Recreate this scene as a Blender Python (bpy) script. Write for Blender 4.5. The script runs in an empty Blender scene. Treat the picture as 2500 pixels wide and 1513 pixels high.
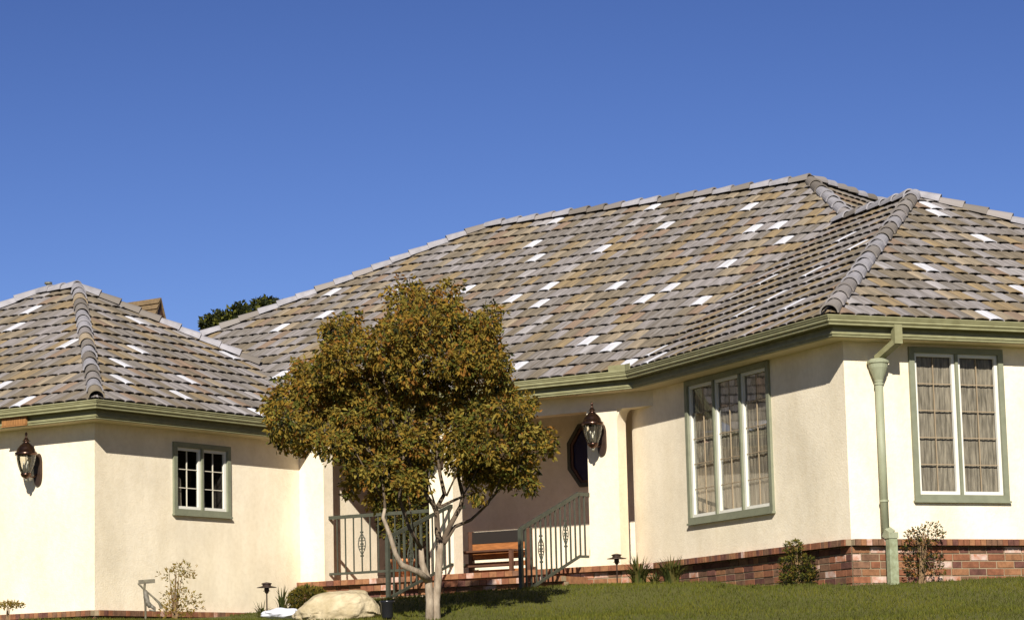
import bpy, bmesh, math, random
from mathutils import Vector, Matrix, noise
R = random.Random(7)
sc = bpy.context.scene
COL = sc.collection
rad = math.radians

# ------------------------------------------------------------------ camera
FPX, PITCH, ROLL = 6389.365, rad(8.3536), rad(-1.3612)
CP, SP, CR, SR = math.cos(PITCH), math.sin(PITCH), math.cos(ROLL), math.sin(ROLL)
cam = bpy.data.cameras.new('camera')
camo = bpy.data.objects.new('camera', cam)
COL.objects.link(camo)
cam.sensor_width = 36.0
cam.lens = FPX / 2500 * 36.0
cam.clip_start, cam.clip_end = 0.5, 3000
bx = Vector((CR, -SR * SP, SR * CP)); by = Vector((-SR, -CR * SP, CR * CP)); bz = bx.cross(by)
camo.matrix_world = Matrix((bx, by, bz)).transposed().to_4x4()
sc.camera = camo

# ------------------------------------------------------------------ light
SUN_AZ, SUN_EL = 87.0, 31.0      # the light travels towards this heading (deg, ccw from +x)
w = bpy.data.worlds.new('World'); sc.world = w; w.use_nodes = True
nt = w.node_tree; nt.nodes.clear()
out = nt.nodes.new('ShaderNodeOutputWorld'); bg = nt.nodes.new('ShaderNodeBackground')
sky = nt.nodes.new('ShaderNodeTexSky'); sky.sky_type = 'NISHITA'; sky.sun_disc = False
sky.sun_elevation = rad(SUN_EL)
sky.sun_rotation = rad(90 - (SUN_AZ + 180))     # measured clockwise from +y
sky.altitude = 1200; sky.air_density = 1.0; sky.dust_density = 0.2; sky.ozone_density = 6.0
bg.inputs['Strength'].default_value = 0.10
sm = nt.nodes.new('ShaderNodeVectorMath'); sm.operation = 'MULTIPLY'; sm.inputs[1].default_value = (0.418, 0.326, 0.322)
sg = nt.nodes.new('ShaderNodeGamma'); sg.inputs['Gamma'].default_value = 1.55      # the deep slide-film blue of this sky
nt.links.new(sky.outputs[0], sm.inputs[0]); nt.links.new(sm.outputs[0], sg.inputs[0]); nt.links.new(sg.outputs[0], bg.inputs[0]); nt.links.new(bg.outputs[0], out.inputs[0])
sl = bpy.data.lights.new('sun', 'SUN'); sl.energy = 4.8; sl.angle = rad(0.53); sl.color = (1.0, 0.96, 0.89)
so = bpy.data.objects.new('sun', sl); COL.objects.link(so)
sd = Vector((math.cos(rad(SUN_AZ)) * math.cos(rad(SUN_EL)), math.sin(rad(SUN_AZ)) * math.cos(rad(SUN_EL)), -math.sin(rad(SUN_EL))))
so.rotation_euler = sd.to_track_quat('-Z', 'Y').to_euler(); so.location = (0, -20, 30)
vs = sc.view_settings
vs.view_transform = 'Standard'; vs.look = 'None'; vs.gamma = 1.0; vs.use_curve_mapping = False
vs.exposure = 0.65
sc.render.engine = 'CYCLES'
sc.cycles.max_bounces = 6; sc.cycles.transparent_max_bounces = 12
try: sc.cycles.use_denoising = True
except Exception: pass

# ------------------------------------------------------------------ site survey: sight lines onto planes
def ray(x, y):
    X = (x - 1250) / FPX; Z = -(y - 756.5) / FPX
    xx = X * CR - Z * SR; zz = X * SR + Z * CR
    return Vector((xx, CP - zz * SP, SP + zz * CP))
def u(a): return Vector((math.cos(rad(a)), math.sin(rad(a)), 0))
def onwall(x, y, P, ang):
    n = u(ang + 90); r = ray(x, y); return r * (n.dot(P) / n.dot(r))
def onplane(x, y, P, n):
    r = ray(x, y); return r * (n.dot(P) / n.dot(r))
def aty(x, y, Y):
    r = ray(x, y); return r * (Y / r.y)
A_, B_, L_, R_ = 146.0, 56.0, 113.8, 23.8      # wall headings
OV = 0.475                                      # gutter lip to wall
PITCHR = 0.60
Rc = ray(2020, 766.3) * 30.0969; 
r_ = ray(1525.4, 903.3); PL = r_ * (Rc.z / r_.z)
ZG = Rc.z
P0 = PL + u(B_) * OV                            # origin of the porch front plane, runs along A_
J = onwall(733, 1340, P0, A_)
C = onwall(231, 1300, J, B_)
GL = C - u(B_) * OV + u(-34) * OV
r_ = ray(233.8, 973.3); ZW = r_.z / r_.y * GL.y; GL.z = ZW
W = Rc + u(L_) * OV + u(R_) * OV
FLOOR = 1.69; WCAP = 1.235
def ps(s, z=0.0, back=0.0):                     # point on the porch front plane
    p = P0 + u(A_) * s + u(B_) * back; return Vector((p.x, p.y, z))
sJ = (J - P0).dot(u(A_))

# ------------------------------------------------------------------ helpers
def mat(name, col, rough=0.8, var=0.0, vscale=3.0, bump=0.0, bscale=40.0, metal=0.0, col2=None, stretch=None, spec=0.3, detail=5, rand=0.0, uv=False, trans=0.0):
    m = bpy.data.materials.new(name); m.use_nodes = True
    n = m.node_tree; b = n.nodes['Principled BSDF']
    b.inputs['Roughness'].default_value = rough; b.inputs['Metallic'].default_value = metal
    b.inputs['Specular IOR Level'].default_value = spec
    c4 = (*col, 1)
    b.inputs['Base Color'].default_value = c4
    tc = n.nodes.new('ShaderNodeTexCoord'); mp = n.nodes.new('ShaderNodeMapping')
    if stretch: mp.inputs['Scale'].default_value = stretch
    src = tc.outputs['UV'] if uv else tc.outputs['Object']
    if rand:
        oi = n.nodes.new('ShaderNodeObjectInfo'); ma = n.nodes.new('ShaderNodeMath'); ma.operation = 'MULTIPLY'; ma.inputs[1].default_value = 60
        va = n.nodes.new('ShaderNodeVectorMath'); va.operation = 'ADD'
        n.links.new(oi.outputs['Random'], ma.inputs[0]); n.links.new(src, va.inputs[0]); n.links.new(ma.outputs[0], va.inputs[1])
        n.links.new(va.outputs[0], mp.inputs[0])
    else:
        n.links.new(src, mp.inputs[0])
    colout = None
    if var > 0 or col2:
        t = n.nodes.new('ShaderNodeTexNoise'); t.inputs['Scale'].default_value = vscale; t.inputs['Detail'].default_value = detail
        t.inputs['Roughness'].default_value = 0.6
        n.links.new(mp.outputs[0], t.inputs['Vector'])
        rp = n.nodes.new('ShaderNodeValToRGB')
        a = col2 if col2 else tuple(c * (1 - var) for c in col)
        rp.color_ramp.elements[0].position = 0.36; rp.color_ramp.elements[0].color = (*a, 1)
        rp.color_ramp.elements[1].position = 0.64
        rp.color_ramp.elements[1].color = (*[min(1, c * (1 + var * 0.6)) for c in col], 1)
        n.links.new(t.outputs['Fac'], rp.inputs[0]); colout = rp.outputs[0]
    if rand:
        hv = n.nodes.new('ShaderNodeHueSaturation'); mr = n.nodes.new('ShaderNodeMapRange')
        oi2 = n.nodes.new('ShaderNodeObjectInfo')
        mr.inputs[3].default_value = 1 - rand; mr.inputs[4].default_value = 1 + rand
        n.links.new(oi2.outputs['Random'], mr.inputs[0]); n.links.new(mr.outputs[0], hv.inputs['Value'])
        if colout: n.links.new(colout, hv.inputs['Color'])
        else: hv.inputs['Color'].default_value = c4
        colout = hv.outputs[0]
    if colout: n.links.new(colout, b.inputs['Base Color'])
    if bump > 0:
        t2 = n.nodes.new('ShaderNodeTexNoise'); t2.inputs['Scale'].default_value = bscale; t2.inputs['Detail'].default_value = 4
        n.links.new(mp.outputs[0], t2.inputs['Vector'])
        bp = n.nodes.new('ShaderNodeBump'); bp.inputs['Strength'].default_value = 1.0; bp.inputs['Distance'].default_value = bump
        n.links.new(t2.outputs['Fac'], bp.inputs['Height']); n.links.new(bp.outputs[0], b.inputs['Normal'])
    if trans > 0:
        tr = n.nodes.new('ShaderNodeBsdfTranslucent'); mx = n.nodes.new('ShaderNodeMixShader'); mx.inputs[0].default_value = trans
        if colout: n.links.new(colout, tr.inputs[0])
        else: tr.inputs[0].default_value = c4
        o_ = n.nodes['Material Output']
        n.links.new(b.outputs[0], mx.inputs[1]); n.links.new(tr.outputs[0], mx.inputs[2]); n.links.new(mx.outputs[0], o_.inputs[0])
    return m
def glassmat(name, tint=(0.9, 0.92, 0.9), boost=1.0):
    m = bpy.data.materials.new(name); m.use_nodes = True; n = m.node_tree; n.nodes.clear()
    o = n.nodes.new('ShaderNodeOutputMaterial'); t = n.nodes.new('ShaderNodeBsdfTransparent'); t.inputs[0].default_value = (*tint, 1)
    g = n.nodes.new('ShaderNodeBsdfGlossy'); g.inputs['Roughness'].default_value = 0.03; g.inputs[0].default_value = (1, 1, 1, 1)
    f = n.nodes.new('ShaderNodeFresnel'); f.inputs[0].default_value = 1.5
    mu = n.nodes.new('ShaderNodeMath'); mu.operation = 'MULTIPLY'; mu.inputs[1].default_value = boost; mu.use_clamp = True
    x = n.nodes.new('ShaderNodeMixShader')
    n.links.new(f.outputs[0], mu.inputs[0]); n.links.new(mu.outputs[0], x.inputs[0]); n.links.new(t.outputs[0], x.inputs[1]); n.links.new(g.outputs[0], x.inputs[2]); n.links.new(x.outputs[0], o.inputs[0])
    return m
class MB:
    def __init__(s): s.v = []; s.f = []; s.mi = []; s.uv = {}
    def poly(s, pts, mi=0):
        k = len(s.v); s.v += [Vector(p) for p in pts]; s.f.append(tuple(range(k, k + len(pts)))); s.mi.append(mi)
    def box(s, c, h, M=None, mi=0):
        # c centre, h half sizes, M 3x3 orientation
        M = M or Matrix.Identity(3); c = Vector(c); k = len(s.v)
        for dz in (-1, 1):
            for dy in (-1, 1):
                for dx in (-1, 1):
                    s.v.append(c + M @ Vector((dx * h[0], dy * h[1], dz * h[2])))
        for q in ((0, 2, 3, 1), (4, 5, 7, 6), (0, 1, 5, 4), (2, 6, 7, 3), (0, 4, 6, 2), (1, 3, 7, 5)):
            s.f.append(tuple(k + i for i in q)); s.mi.append(mi)
        return s
    def bar(s, a, b, wx, wy=None, up=Vector((0, 0, 1)), mi=0):
        a = Vector(a); b = Vector(b); d = b - a; wy = wy or wx
        z = d.normalized(); x = up.cross(z)
        if x.length < 1e-4: x = u(A_)
        x.normalize(); y = z.cross(x)
        return s.box((a + b) / 2, (wx / 2, wy / 2, d.length / 2), Matrix((x, y, z)).transposed(), mi)
    def tube(s, pts, rs, n=8, mi=0, cap=True):
        pts = [Vector(p) for p in pts]; k0 = len(s.v); rings = []
        px = None
        for i, p in enumerate(pts):
            d = (pts[min(i + 1, len(pts) - 1)] - pts[max(i - 1, 0)]).normalized()
            if px is None: px = d.orthogonal().normalized()
            px = (px - d * px.dot(d)).normalized(); py = d.cross(px)
            r = rs[i] if isinstance(rs, (list, tuple)) else rs
            rings.append(len(s.v))
            for j in range(n):
                a = 2 * math.pi * j / n; s.v.append(p + px * math.cos(a) * r + py * math.sin(a) * r)
        for i in range(len(pts) - 1):
            for j in range(n):
                a, b = rings[i] + j, rings[i] + (j + 1) % n; c, d = rings[i + 1] + (j + 1) % n, rings[i + 1] + j
                s.f.append((a, b, c, d)); s.mi.append(mi)
        if cap:
            s.f.append(tuple(rings[0] + j for j in reversed(range(n)))); s.mi.append(mi)
            s.f.append(tuple(rings[-1] + j for j in range(n))); s.mi.append(mi)
        return s
    def lathe(s, prof, n=20, c=(0, 0, 0), mi=0):
        c = Vector(c); rings = []
        for r, z in prof:
            rings.append(len(s.v))
            for j in range(n):
                a = 2 * math.pi * j / n; s.v.append(c + Vector((r * math.cos(a), r * math.sin(a), z)))
        for i in range(len(prof) - 1):
            for j in range(n):
                s.f.append((rings[i] + j, rings[i + 1] + j, rings[i + 1] + (j + 1) % n, rings[i] + (j + 1) % n)); s.mi.append(mi)
        return s
    def mesh(s, name, mats, smooth=False, M=None):
        me = bpy.data.meshes.new(name)
        vv = [tuple(M @ v) for v in s.v] if M else [tuple(v) for v in s.v]
        me.from_pydata(vv, [], s.f)
        for m in (mats if isinstance(mats, (list, tuple)) else [mats]): me.materials.append(m)
        me.polygons.foreach_set('material_index', s.mi)
        if smooth: me.polygons.foreach_set('use_smooth', [True] * len(s.f))
        me.update(); return me
    def build(s, name, mats, parent=None, smooth=False, kind=None):
        o = bpy.data.objects.new(name, s.mesh(name, mats, smooth)); COL.objects.link(o)
        if parent: adopt(o, parent)
        if kind: o['kind'] = kind
        return o
def wm(o):
    return (wm(o.parent) @ o.matrix_parent_inverse @ o.matrix_basis) if o.parent else o.matrix_basis.copy()
def adopt(o, p):             # parent, keeping the world placement
    o.parent = p; o.matrix_parent_inverse = wm(p).inverted()
def tag(o, label, cat, group=None):
    o['label'] = label; o['category'] = cat
    if group: o['group'] = group
    return o
def thing(name, label, cat, loc, rz=0.0, group=None):
    o = bpy.data.objects.new(name, None); COL.objects.link(o); o.location = loc; o.rotation_euler = (0, 0, rz); o.empty_display_size = 0.2
    return tag(o, label, cat, group)
def local(mb, name, mats, parent, smooth=False):   # mesh given in the parent's own frame
    o = bpy.data.objects.new(name, mb.mesh(name, mats, smooth)); COL.objects.link(o); o.parent = parent; return o
def copy_tree(o, parent=None):
    c = o.copy(); COL.objects.link(c)
    if parent: c.parent = parent
    for ch in [x for x in bpy.data.objects if x.parent == o]: copy_tree(ch, c)
    return c
def frame3(ang):             # columns: along wall, outward, up
    a = u(ang); return a

# ------------------------------------------------------------------ materials
M = {}
M['stucco'] = mat('cream_stucco', (0.82, 0.715, 0.535), 0.95, 0.10, 0.9, 0.0035, 42, spec=0.1, detail=9)
def weather(m, scale, stretch, lo, p0=0.3, p1=0.62):      # a second, larger pattern of faint runs and blotches over the paint
    n = m.node_tree; b = n.nodes['Principled BSDF']; l = b.inputs['Base Color'].links[0]; src = l.from_socket
    tc = n.nodes.new('ShaderNodeTexCoord'); mp = n.nodes.new('ShaderNodeMapping'); mp.inputs['Scale'].default_value = stretch
    t = n.nodes.new('ShaderNodeTexNoise'); t.inputs['Scale'].default_value = scale; t.inputs['Detail'].default_value = 7
    r = n.nodes.new('ShaderNodeValToRGB'); r.color_ramp.elements[0].position = p0; r.color_ramp.elements[0].color = (*lo, 1); r.color_ramp.elements[1].position = p1; r.color_ramp.elements[1].color = (1, 1, 1, 1)
    x = n.nodes.new('ShaderNodeMix'); x.data_type = 'RGBA'; x.blend_type = 'MULTIPLY'; x.inputs[0].default_value = 1.0
    n.links.new(tc.outputs['Object'], mp.inputs[0]); n.links.new(mp.outputs[0], t.inputs['Vector']); n.links.new(t.outputs['Fac'], r.inputs[0])
    n.links.new(src, x.inputs[6]); n.links.new(r.outputs[0], x.inputs[7]); n.links.new(x.outputs[2], b.inputs['Base Color'])
weather(M['stucco'], 1.6, (1.6, 1.6, 0.45), (0.90, 0.885, 0.85))
weather(M['stucco'], 16, (1, 1, 1), (0.95, 0.94, 0.92), 0.35, 0.6)
M['soffit'] = mat('soffit_paint', (0.62, 0.52, 0.33), 0.9, 0.05, 2)
M['trim'] = mat('sage_green_paint', (0.24, 0.228, 0.118), 0.55, 0.08, 4, 0.0008, 30)
M['trim2'] = mat('window_green_paint', (0.20, 0.205, 0.135), 0.55, 0.08, 4, 0.0008, 30)
M['copper'] = mat('pale_green_downspout', (0.29, 0.30, 0.195), 0.6, 0.06, 5)
M['patina'] = mat('blotched_green_downspout', (0.29, 0.32, 0.20), 0.7, 0, 16, col2=(0.19, 0.20, 0.11))
M['octtrim'] = mat('dark_green_paint', (0.06, 0.055, 0.035), 0.5)
M['white'] = mat('white_sash_paint', (0.66, 0.63, 0.54), 0.5, 0.04, 8)
M['muntin'] = mat('tan_muntin', (0.30, 0.225, 0.14), 0.6)
M['muntinw'] = mat('cream_muntin', (0.62, 0.56, 0.44), 0.6)
M['glass'] = glassmat('window_glass', boost=0.2)
M['lampglass'] = glassmat('lantern_glass', (0.86, 0.84, 0.78), 1.3)
M['curtain'] = mat('lace_curtain', (0.29, 0.24, 0.18), 0.95, 0, 5, col2=(0.11, 0.09, 0.066), stretch=(7, 7, 0.8), detail=9)
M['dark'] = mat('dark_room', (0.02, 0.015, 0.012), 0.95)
M['door'] = mat('dark_door', (0.035, 0.02, 0.014), 0.4, 0.2, 6)
M['mortar'] = mat('mortar', (0.27, 0.205, 0.125), 0.98, 0.15, 12, 0.003, 60)
BR = [mat('red_brick', (0.20, 0.078, 0.038), 0.95, 0.25, 14, 0.003, 60, rand=0.2),
      mat('orange_brick', (0.25, 0.115, 0.052), 0.95, 0.25, 14, 0.003, 60, rand=0.2),
      mat('brown_brick', (0.155, 0.08, 0.045), 0.95, 0.3, 14, 0.003, 60, rand=0.2),
      mat('dark_brick', (0.12, 0.05, 0.035), 0.95, 0.3, 14, 0.003, 60, rand=0.2),
      mat('chalky_brick', (0.50, 0.38, 0.31), 0.95, 0, 9, 0.003, 60, col2=(0.36, 0.15, 0.08), rand=0.1)]
def tm(name, c, c2): return mat(name, c, 0.9, 0, 1.0, 0.002, 30, col2=c2, stretch=(26, 2.2, 1), uv=True, rand=0.10, detail=4)
TM = [tm('grey_tile', (0.219, 0.194, 0.172), (0.127, 0.106, 0.084)),
      tm('lavender_grey_tile', (0.278, 0.250, 0.239), (0.166, 0.144, 0.126)),
      tm('brown_grey_tile', (0.201, 0.162, 0.112), (0.122, 0.096, 0.064)),
      tm('sandy_tile', (0.306, 0.238, 0.157), (0.182, 0.148, 0.101)),
      tm('ochre_tile', (0.272, 0.195, 0.100), (0.169, 0.125, 0.075)),
      tm('rust_tile', (0.257, 0.173, 0.115), (0.162, 0.118, 0.082)),
      tm('white_tile', (0.60, 0.59, 0.62), (0.42, 0.41, 0.41)),
      mat('ridge_cap_concrete', (0.27, 0.255, 0.262), 0.9, 0.16, 7, 0.002, 40, rand=0.10),
      tm('pale_grey_tile', (0.353, 0.324, 0.314), (0.235, 0.213, 0.194))]
M['deck'] = mat('roof_underlay', (0.06, 0.045, 0.035), 0.95)
weather(M['trim'], 9, (1, 1, 2), (0.80, 0.78, 0.72)); weather(M['copper'], 7, (2, 2, 0.5), (0.80, 0.80, 0.76)); weather(M['trim2'], 9, (1, 1, 1), (0.85, 0.85, 0.85))
M['bronze'] = mat('aged_copper', (0.10, 0.055, 0.038), 0.25, 0.25, 12, metal=0.9, spec=0.5)
M['pewter'] = mat('verdigris_metal', (0.17, 0.16, 0.115), 0.5, 0.25, 20, metal=0.3)
M['blackmetal'] = mat('dark_bronze_metal', (0.05, 0.03, 0.02), 0.45, 0.2, 8, metal=0.3)
M['patinag'] = mat('weathered_olive_metal', (0.16, 0.14, 0.09), 0.6, 0, 18, col2=(0.08, 0.065, 0.04))
M['candle'] = mat('lantern_candle', (0.8, 0.78, 0.7), 0.5)
M['rail'] = mat('grey_green_iron', (0.055, 0.058, 0.04), 0.55, 0.15, 12)
M['wood'] = mat('varnished_teak', (0.32, 0.12, 0.036), 0.55, 0.3, 6, 0.001, 30, stretch=(1, 1, 8))
M['darkwood'] = mat('dark_wood', (0.10, 0.045, 0.025), 0.6, 0.2, 6)
M['ceilshade'] = mat('shade_brown_porch_ceiling', (0.14, 0.085, 0.045), 0.8, 0.2, 4)  # ceiling coloured dark to cut bounced light and deepen the porch shade
M['plaque'] = mat('orange_wood', (0.30, 0.14, 0.045), 0.8, 0.3, 8, stretch=(8, 8, 1))
M['rock'] = mat('cream_boulder', (0.50, 0.41, 0.26), 0.95, 0, 4.5, 0.035, 10, col2=(0.33, 0.26, 0.145), detail=8)
M['palerock'] = mat('white_rock', (0.62, 0.62, 0.66), 0.9, 0.10, 6, 0.01, 20)
M['bark'] = mat('pale_bark', (0.34, 0.27, 0.19), 0.95, 0, 7, 0.006, 30, col2=(0.20, 0.15, 0.10), stretch=(3, 3, 1))
M['limb'] = mat('limb_bark', (0.105, 0.075, 0.048), 0.95, 0.3, 8)
M['twig'] = mat('dark_twig', (0.12, 0.085, 0.05), 0.95, 0.3, 10)
M['twigc'] = mat('brown_cane', (0.22, 0.14, 0.07), 0.95, 0.3, 10)
def leafm(name, c): return mat(name, c, 0.75, 0.2, 8, trans=0.42, spec=0.12)
LV = [leafm('olive_leaf', (0.205, 0.150, 0.025)), leafm('green_leaf', (0.12, 0.12, 0.02)), leafm('ochre_leaf', (0.30, 0.185, 0.026)),
      leafm('rust_leaf', (0.26, 0.12, 0.022)), leafm('yellow_leaf', (0.31, 0.235, 0.045)), leafm('dark_leaf', (0.028, 0.034, 0.012))]
M['terracotta'] = mat('terracotta', (0.48, 0.20, 0.08), 0.9, 0.15, 8)
M['shingle'] = mat('cedar_shingle', (0.15, 0.10, 0.05), 0.95, 0.3, 12, 0.004, 30)
M['earth'] = mat('bare_earth', (0.09, 0.05, 0.03), 0.98, 0.3, 6, 0.01, 20)
def lawnmat():
    m = mat('lawn', (0.10, 0.10, 0.015), 0.95, 0, 30, 0.01, 60, col2=(0.07, 0.066, 0.010), detail=8); return m
M['lawn'] = lawnmat()
GR = [mat('grass_green', (0.095, 0.105, 0.015), 0.8, spec=0.1, trans=0.35), mat('grass_olive', (0.125, 0.12, 0.018), 0.8, spec=0.1, trans=0.35), mat('grass_dark', (0.078, 0.078, 0.011), 0.8, trans=0.25)]

# ------------------------------------------------------------------ ground
GP = []
def gp(p): GP.append((p.x, p.y, p.z))
gp(onwall(2068, 1429, W, R_)); gp(onwall(2250, 1420, W, R_)); gp(onwall(2500, 1407, W, R_)); gp(onwall(1900, 1429, W, L_)); gp(onwall(1700, 1425, W, L_))
gp(onwall(1545, 1428, P0, A_)); gp(onwall(1440, 1431, P0 - u(B_) * 0.5, A_)); gp(onwall(1280, 1442, P0 - u(B_) * 0.9, A_)); gp(onwall(1065, 1459, P0 - u(B_) * 0.9, A_))
gp(onwall(940, 1468, P0 - u(B_) * 0.9, A_)); gp(onwall(760, 1482, P0 - u(B_) * 0.2, A_)); gp(onwall(620, 1509, J, B_)); gp(onwall(400, 1516, J, B_)); gp(onwall(233, 1514, J, B_)); gp(onwall(0, 1520, C, A_))
gp(aty(1055, 1512, 30.0)); gp(aty(1700, 1513, 25.5)); gp(aty(2400, 1513, 23.0)); gp(aty(600, 1518, 33.0)); gp(aty(800, 1519, 32.5)); gp(aty(100, 1535, 31.0))
gp(aty(1300, 1495, 30.5)); gp(aty(1250, 1600, 18.0))
GP += [(-3, 8, -0.95), (4, 8, -0.9), (0, 0, -1.6), (12, 0, -1.6), (-12, 0, -1.6), (14, 18, 0.2), (-14, 20, -0.2), (0, -20, -1.7), (-14, 34, 0.75), (14, 36, 1.35), (0, 60, 1.2), (-30, 60, 1.0), (30, 60, 1.2)]
def gz(x, y):
    sw = sz = 0.0
    for a, b, c in GP:
        d2 = (x - a) ** 2 + (y - b) ** 2 + 0.02
        w_ = 1 / d2 ** 1.6
        base = -1.6 + 0.09 * max(0, min(b, 32)); bh = -1.6 + 0.09 * max(0, min(y, 32))
        sw += w_; sz += w_ * (c - base + bh)
    return sz / sw
def axis(lo, hi, fine0, fine1, st, big):
    o = []; x = lo
    while x < hi:
        o.append(x); x += st if fine0 <= x < fine1 else big
    return o + [hi]
xs = [-900, -300, -120, -60, -30, -18] + axis(-12, 12, -12, 12, 0.4, 1) + [18, 30, 60, 120, 300, 900]
ys = [-900, -300, -100, -40, -20, -10, -5, 0, 5, 10, 14, 17] + axis(19, 42, 19, 42, 0.4, 1) + [46, 52, 60, 80, 120, 300, 1500]
mb = MB()
for y in ys:
    for x in xs: mb.v.append(Vector((x, y, gz(x, y))))
nx = len(xs)
for j in range(len(ys) - 1):
    for i in range(nx - 1):
        k = j * nx + i; mb.f.append((k, k + 1, k + nx + 1, k + nx)); mb.mi.append(0)
mb.build('lawn_ground', M['lawn'], kind='structure', smooth=True)

# ------------------------------------------------------------------ house
house = thing('house', 'single storey cream stucco house with a blended grey tile roof', 'house', Vector((0, 36, 1.2)))
HK = []
def sweep(name, prof, path, z, m, closed_ends=True, parent=house):
    """prof: (outward, dz) points; path: plan points, outward to the right of travel"""
    mb = MB(); N = len(path); rings = []
    nrm = []
    for i in range(N - 1):
        d = (path[i + 1] - path[i]); d.z = 0; d.normalize(); nrm.append(Vector((d.y, -d.x, 0)))
    for i in range(N):
        if i == 0: m_ = nrm[0]
        elif i == N - 1: m_ = nrm[-1]
        else:
            b = nrm[i - 1] + nrm[i]; m_ = b / (1 + nrm[i - 1].dot(nrm[i]))
        rings.append(len(mb.v))
        for d, dz in prof:
            p = path[i] + m_ * d; mb.v.append(Vector((p.x, p.y, z + dz)))
    n = len(prof)
    for i in range(N - 1):
        for j in range(n):
            a, b = rings[i] + j, rings[i] + (j + 1) % n
            mb.f.append((a, rings[i + 1] + j, rings[i + 1] + (j + 1) % n, b)); mb.mi.append(0)
    mb.f.append(tuple(rings[0] + j for j in range(n))); mb.mi.append(0)
    mb.f.append(tuple(rings[-1] + j for j in reversed(range(n)))); mb.mi.append(0)
    return mb.build(name, m, parent)
GUT = [(0, 0), (0.004, -0.012), (-0.006, -0.026), (-0.006, -0.036), (-0.016, -0.046), (-0.014, -0.072), (-0.034, -0.092), (-0.034, -0.112), (-0.12, -0.112), (-0.12, 0.0), (-0.112, 0.0), (-0.112, -0.10), (-0.042, -0.10), (-0.020, -0.03), (-0.012, 0)]
FAS = [(-0.1255, -0.115), (-0.165, -0.118), (-0.165, -0.176), (-0.120, -0.180), (-0.120, -0.208), (-0.132, -0.212), (-0.132, -0.234), (-0.19, -0.234), (-0.19, -0.01), (-0.1255, -0.01)]
nL = Vector((-u(R_).x * PITCHR, -u(R_).y * PITCHR, 1)).normalized()
H = onplane(2232, 474, Rc, nL)                 # apex of the right wing
pR = (H.z - Rc.z) / (H - Rc).dot(u(L_)); nR = Vector((-u(L_).x * pR, -u(L_).y * pR, 1)).normalized()
R2 = onplane(2505, 548, Rc, nR)
RRt = H + (R2 - H) * ((H.z - Rc.z) / (H.z - R2.z))     # right eave corner of the wing, out of frame
RLEN = (RRt - Rc).dot(u(R_))
sB = (GL - PL).dot(u(A_))                      # where the wing's eave line crosses the porch eave line
Pend = PL + u(A_) * (sB + 0.35)
Rend = RRt
mainpath = [Vector(p) for p in (Pend, PL, Rc, Rend, RRt + u(L_) * 8)]
wend = GL + u(B_) * ((J - GL).dot(u(B_)) - 0.01)
wpath = [GL + u(A_) * 6.5, GL.copy(), wend]
sweep('gutter', GUT, mainpath, ZG, M['trim']); sweep('gutter', GUT, wpath, ZW, M['trim'])
sweep('fascia', FAS, mainpath, ZG, M['trim']); sweep('fascia', FAS, wpath, ZW, M['trim'])
SOF = [(-0.191, -0.222), (-0.191, -0.236), (-OV - 0.0, -0.236), (-OV - 0.0, -0.222)]
sweep('soffit', SOF, mainpath, ZG, M['soffit']); sweep('soffit', SOF, wpath, ZW, M['soffit'])
SZ, SZW = ZG - 0.236, ZW - 0.236               # soffit heights
# splash guard in the valley corner of the gutter
mb = MB()
g0 = PL.copy(); g0.z = ZG + 0.035
mb.box(g0 + u(A_) * 0.13 - u(B_) * -0.006, (0.13, 0.005, 0.045), Matrix((u(A_), u(B_), Vector((0, 0, 1)))).transposed())
mb.box(g0 - u(L_) * 0.07 + u(R_) * 0.006, (0.07, 0.005, 0.045), Matrix((u(L_), u(R_), Vector((0, 0, 1)))).transposed())
mb.build('splash_guard', M['trim'], house)

def wall(name, O, ang, length, z0, z1, holes=(), side=1, thick=0.16, m=None):
    """front face through O along ang; outward normal is u(ang-90)*side... holes = (s0,s1,z0,z1)"""
    m = m or M['stucco']; a = u(ang); n = u(ang + 90) * side     # n points inwards
    ss = sorted({0.0, length} | {h[0] for h in holes} | {h[1] for h in holes}); zz = sorted({z0, z1} | {h[2] for h in holes} | {h[3] for h in holes})
    mb = MB()
    def P(s, z, d=0): p = O + a * s + n * d; return Vector((p.x, p.y, z))
    for i in range(len(ss) - 1):
        for j in range(len(zz) - 1):
            cs, cz = (ss[i] + ss[i + 1]) / 2, (zz[j] + zz[j + 1]) / 2
            if any(h[0] < cs < h[1] and h[2] < cz < h[3] for h in holes): continue
            for d in (0, thick): mb.poly([P(ss[i], zz[j], d), P(ss[i + 1], zz[j], d), P(ss[i + 1], zz[j + 1], d), P(ss[i], zz[j + 1], d)])
    for s in (length,): mb.poly([P(s, z0), P(s, z1), P(s, z1, thick), P(s, z0, thick)])
    mb.poly([P(0, z1), P(length, z1), P(length, z1, thick), P(0, z1, thick)])
    mb.poly([P(0, z0), P(length, z0), P(length, z0, thick), P(0, z0, thick)])
    for h in holes:
        for s in h[:2]: mb.poly([P(s, h[2]), P(s, h[3]), P(s, h[3], thick), P(s, h[2], thick)])
        for z in h[2:]: mb.poly([P(h[0], z), P(h[1], z), P(h[1], z, thick), P(h[0], z, thick)])
    return mb.build(name, m, house)

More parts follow.
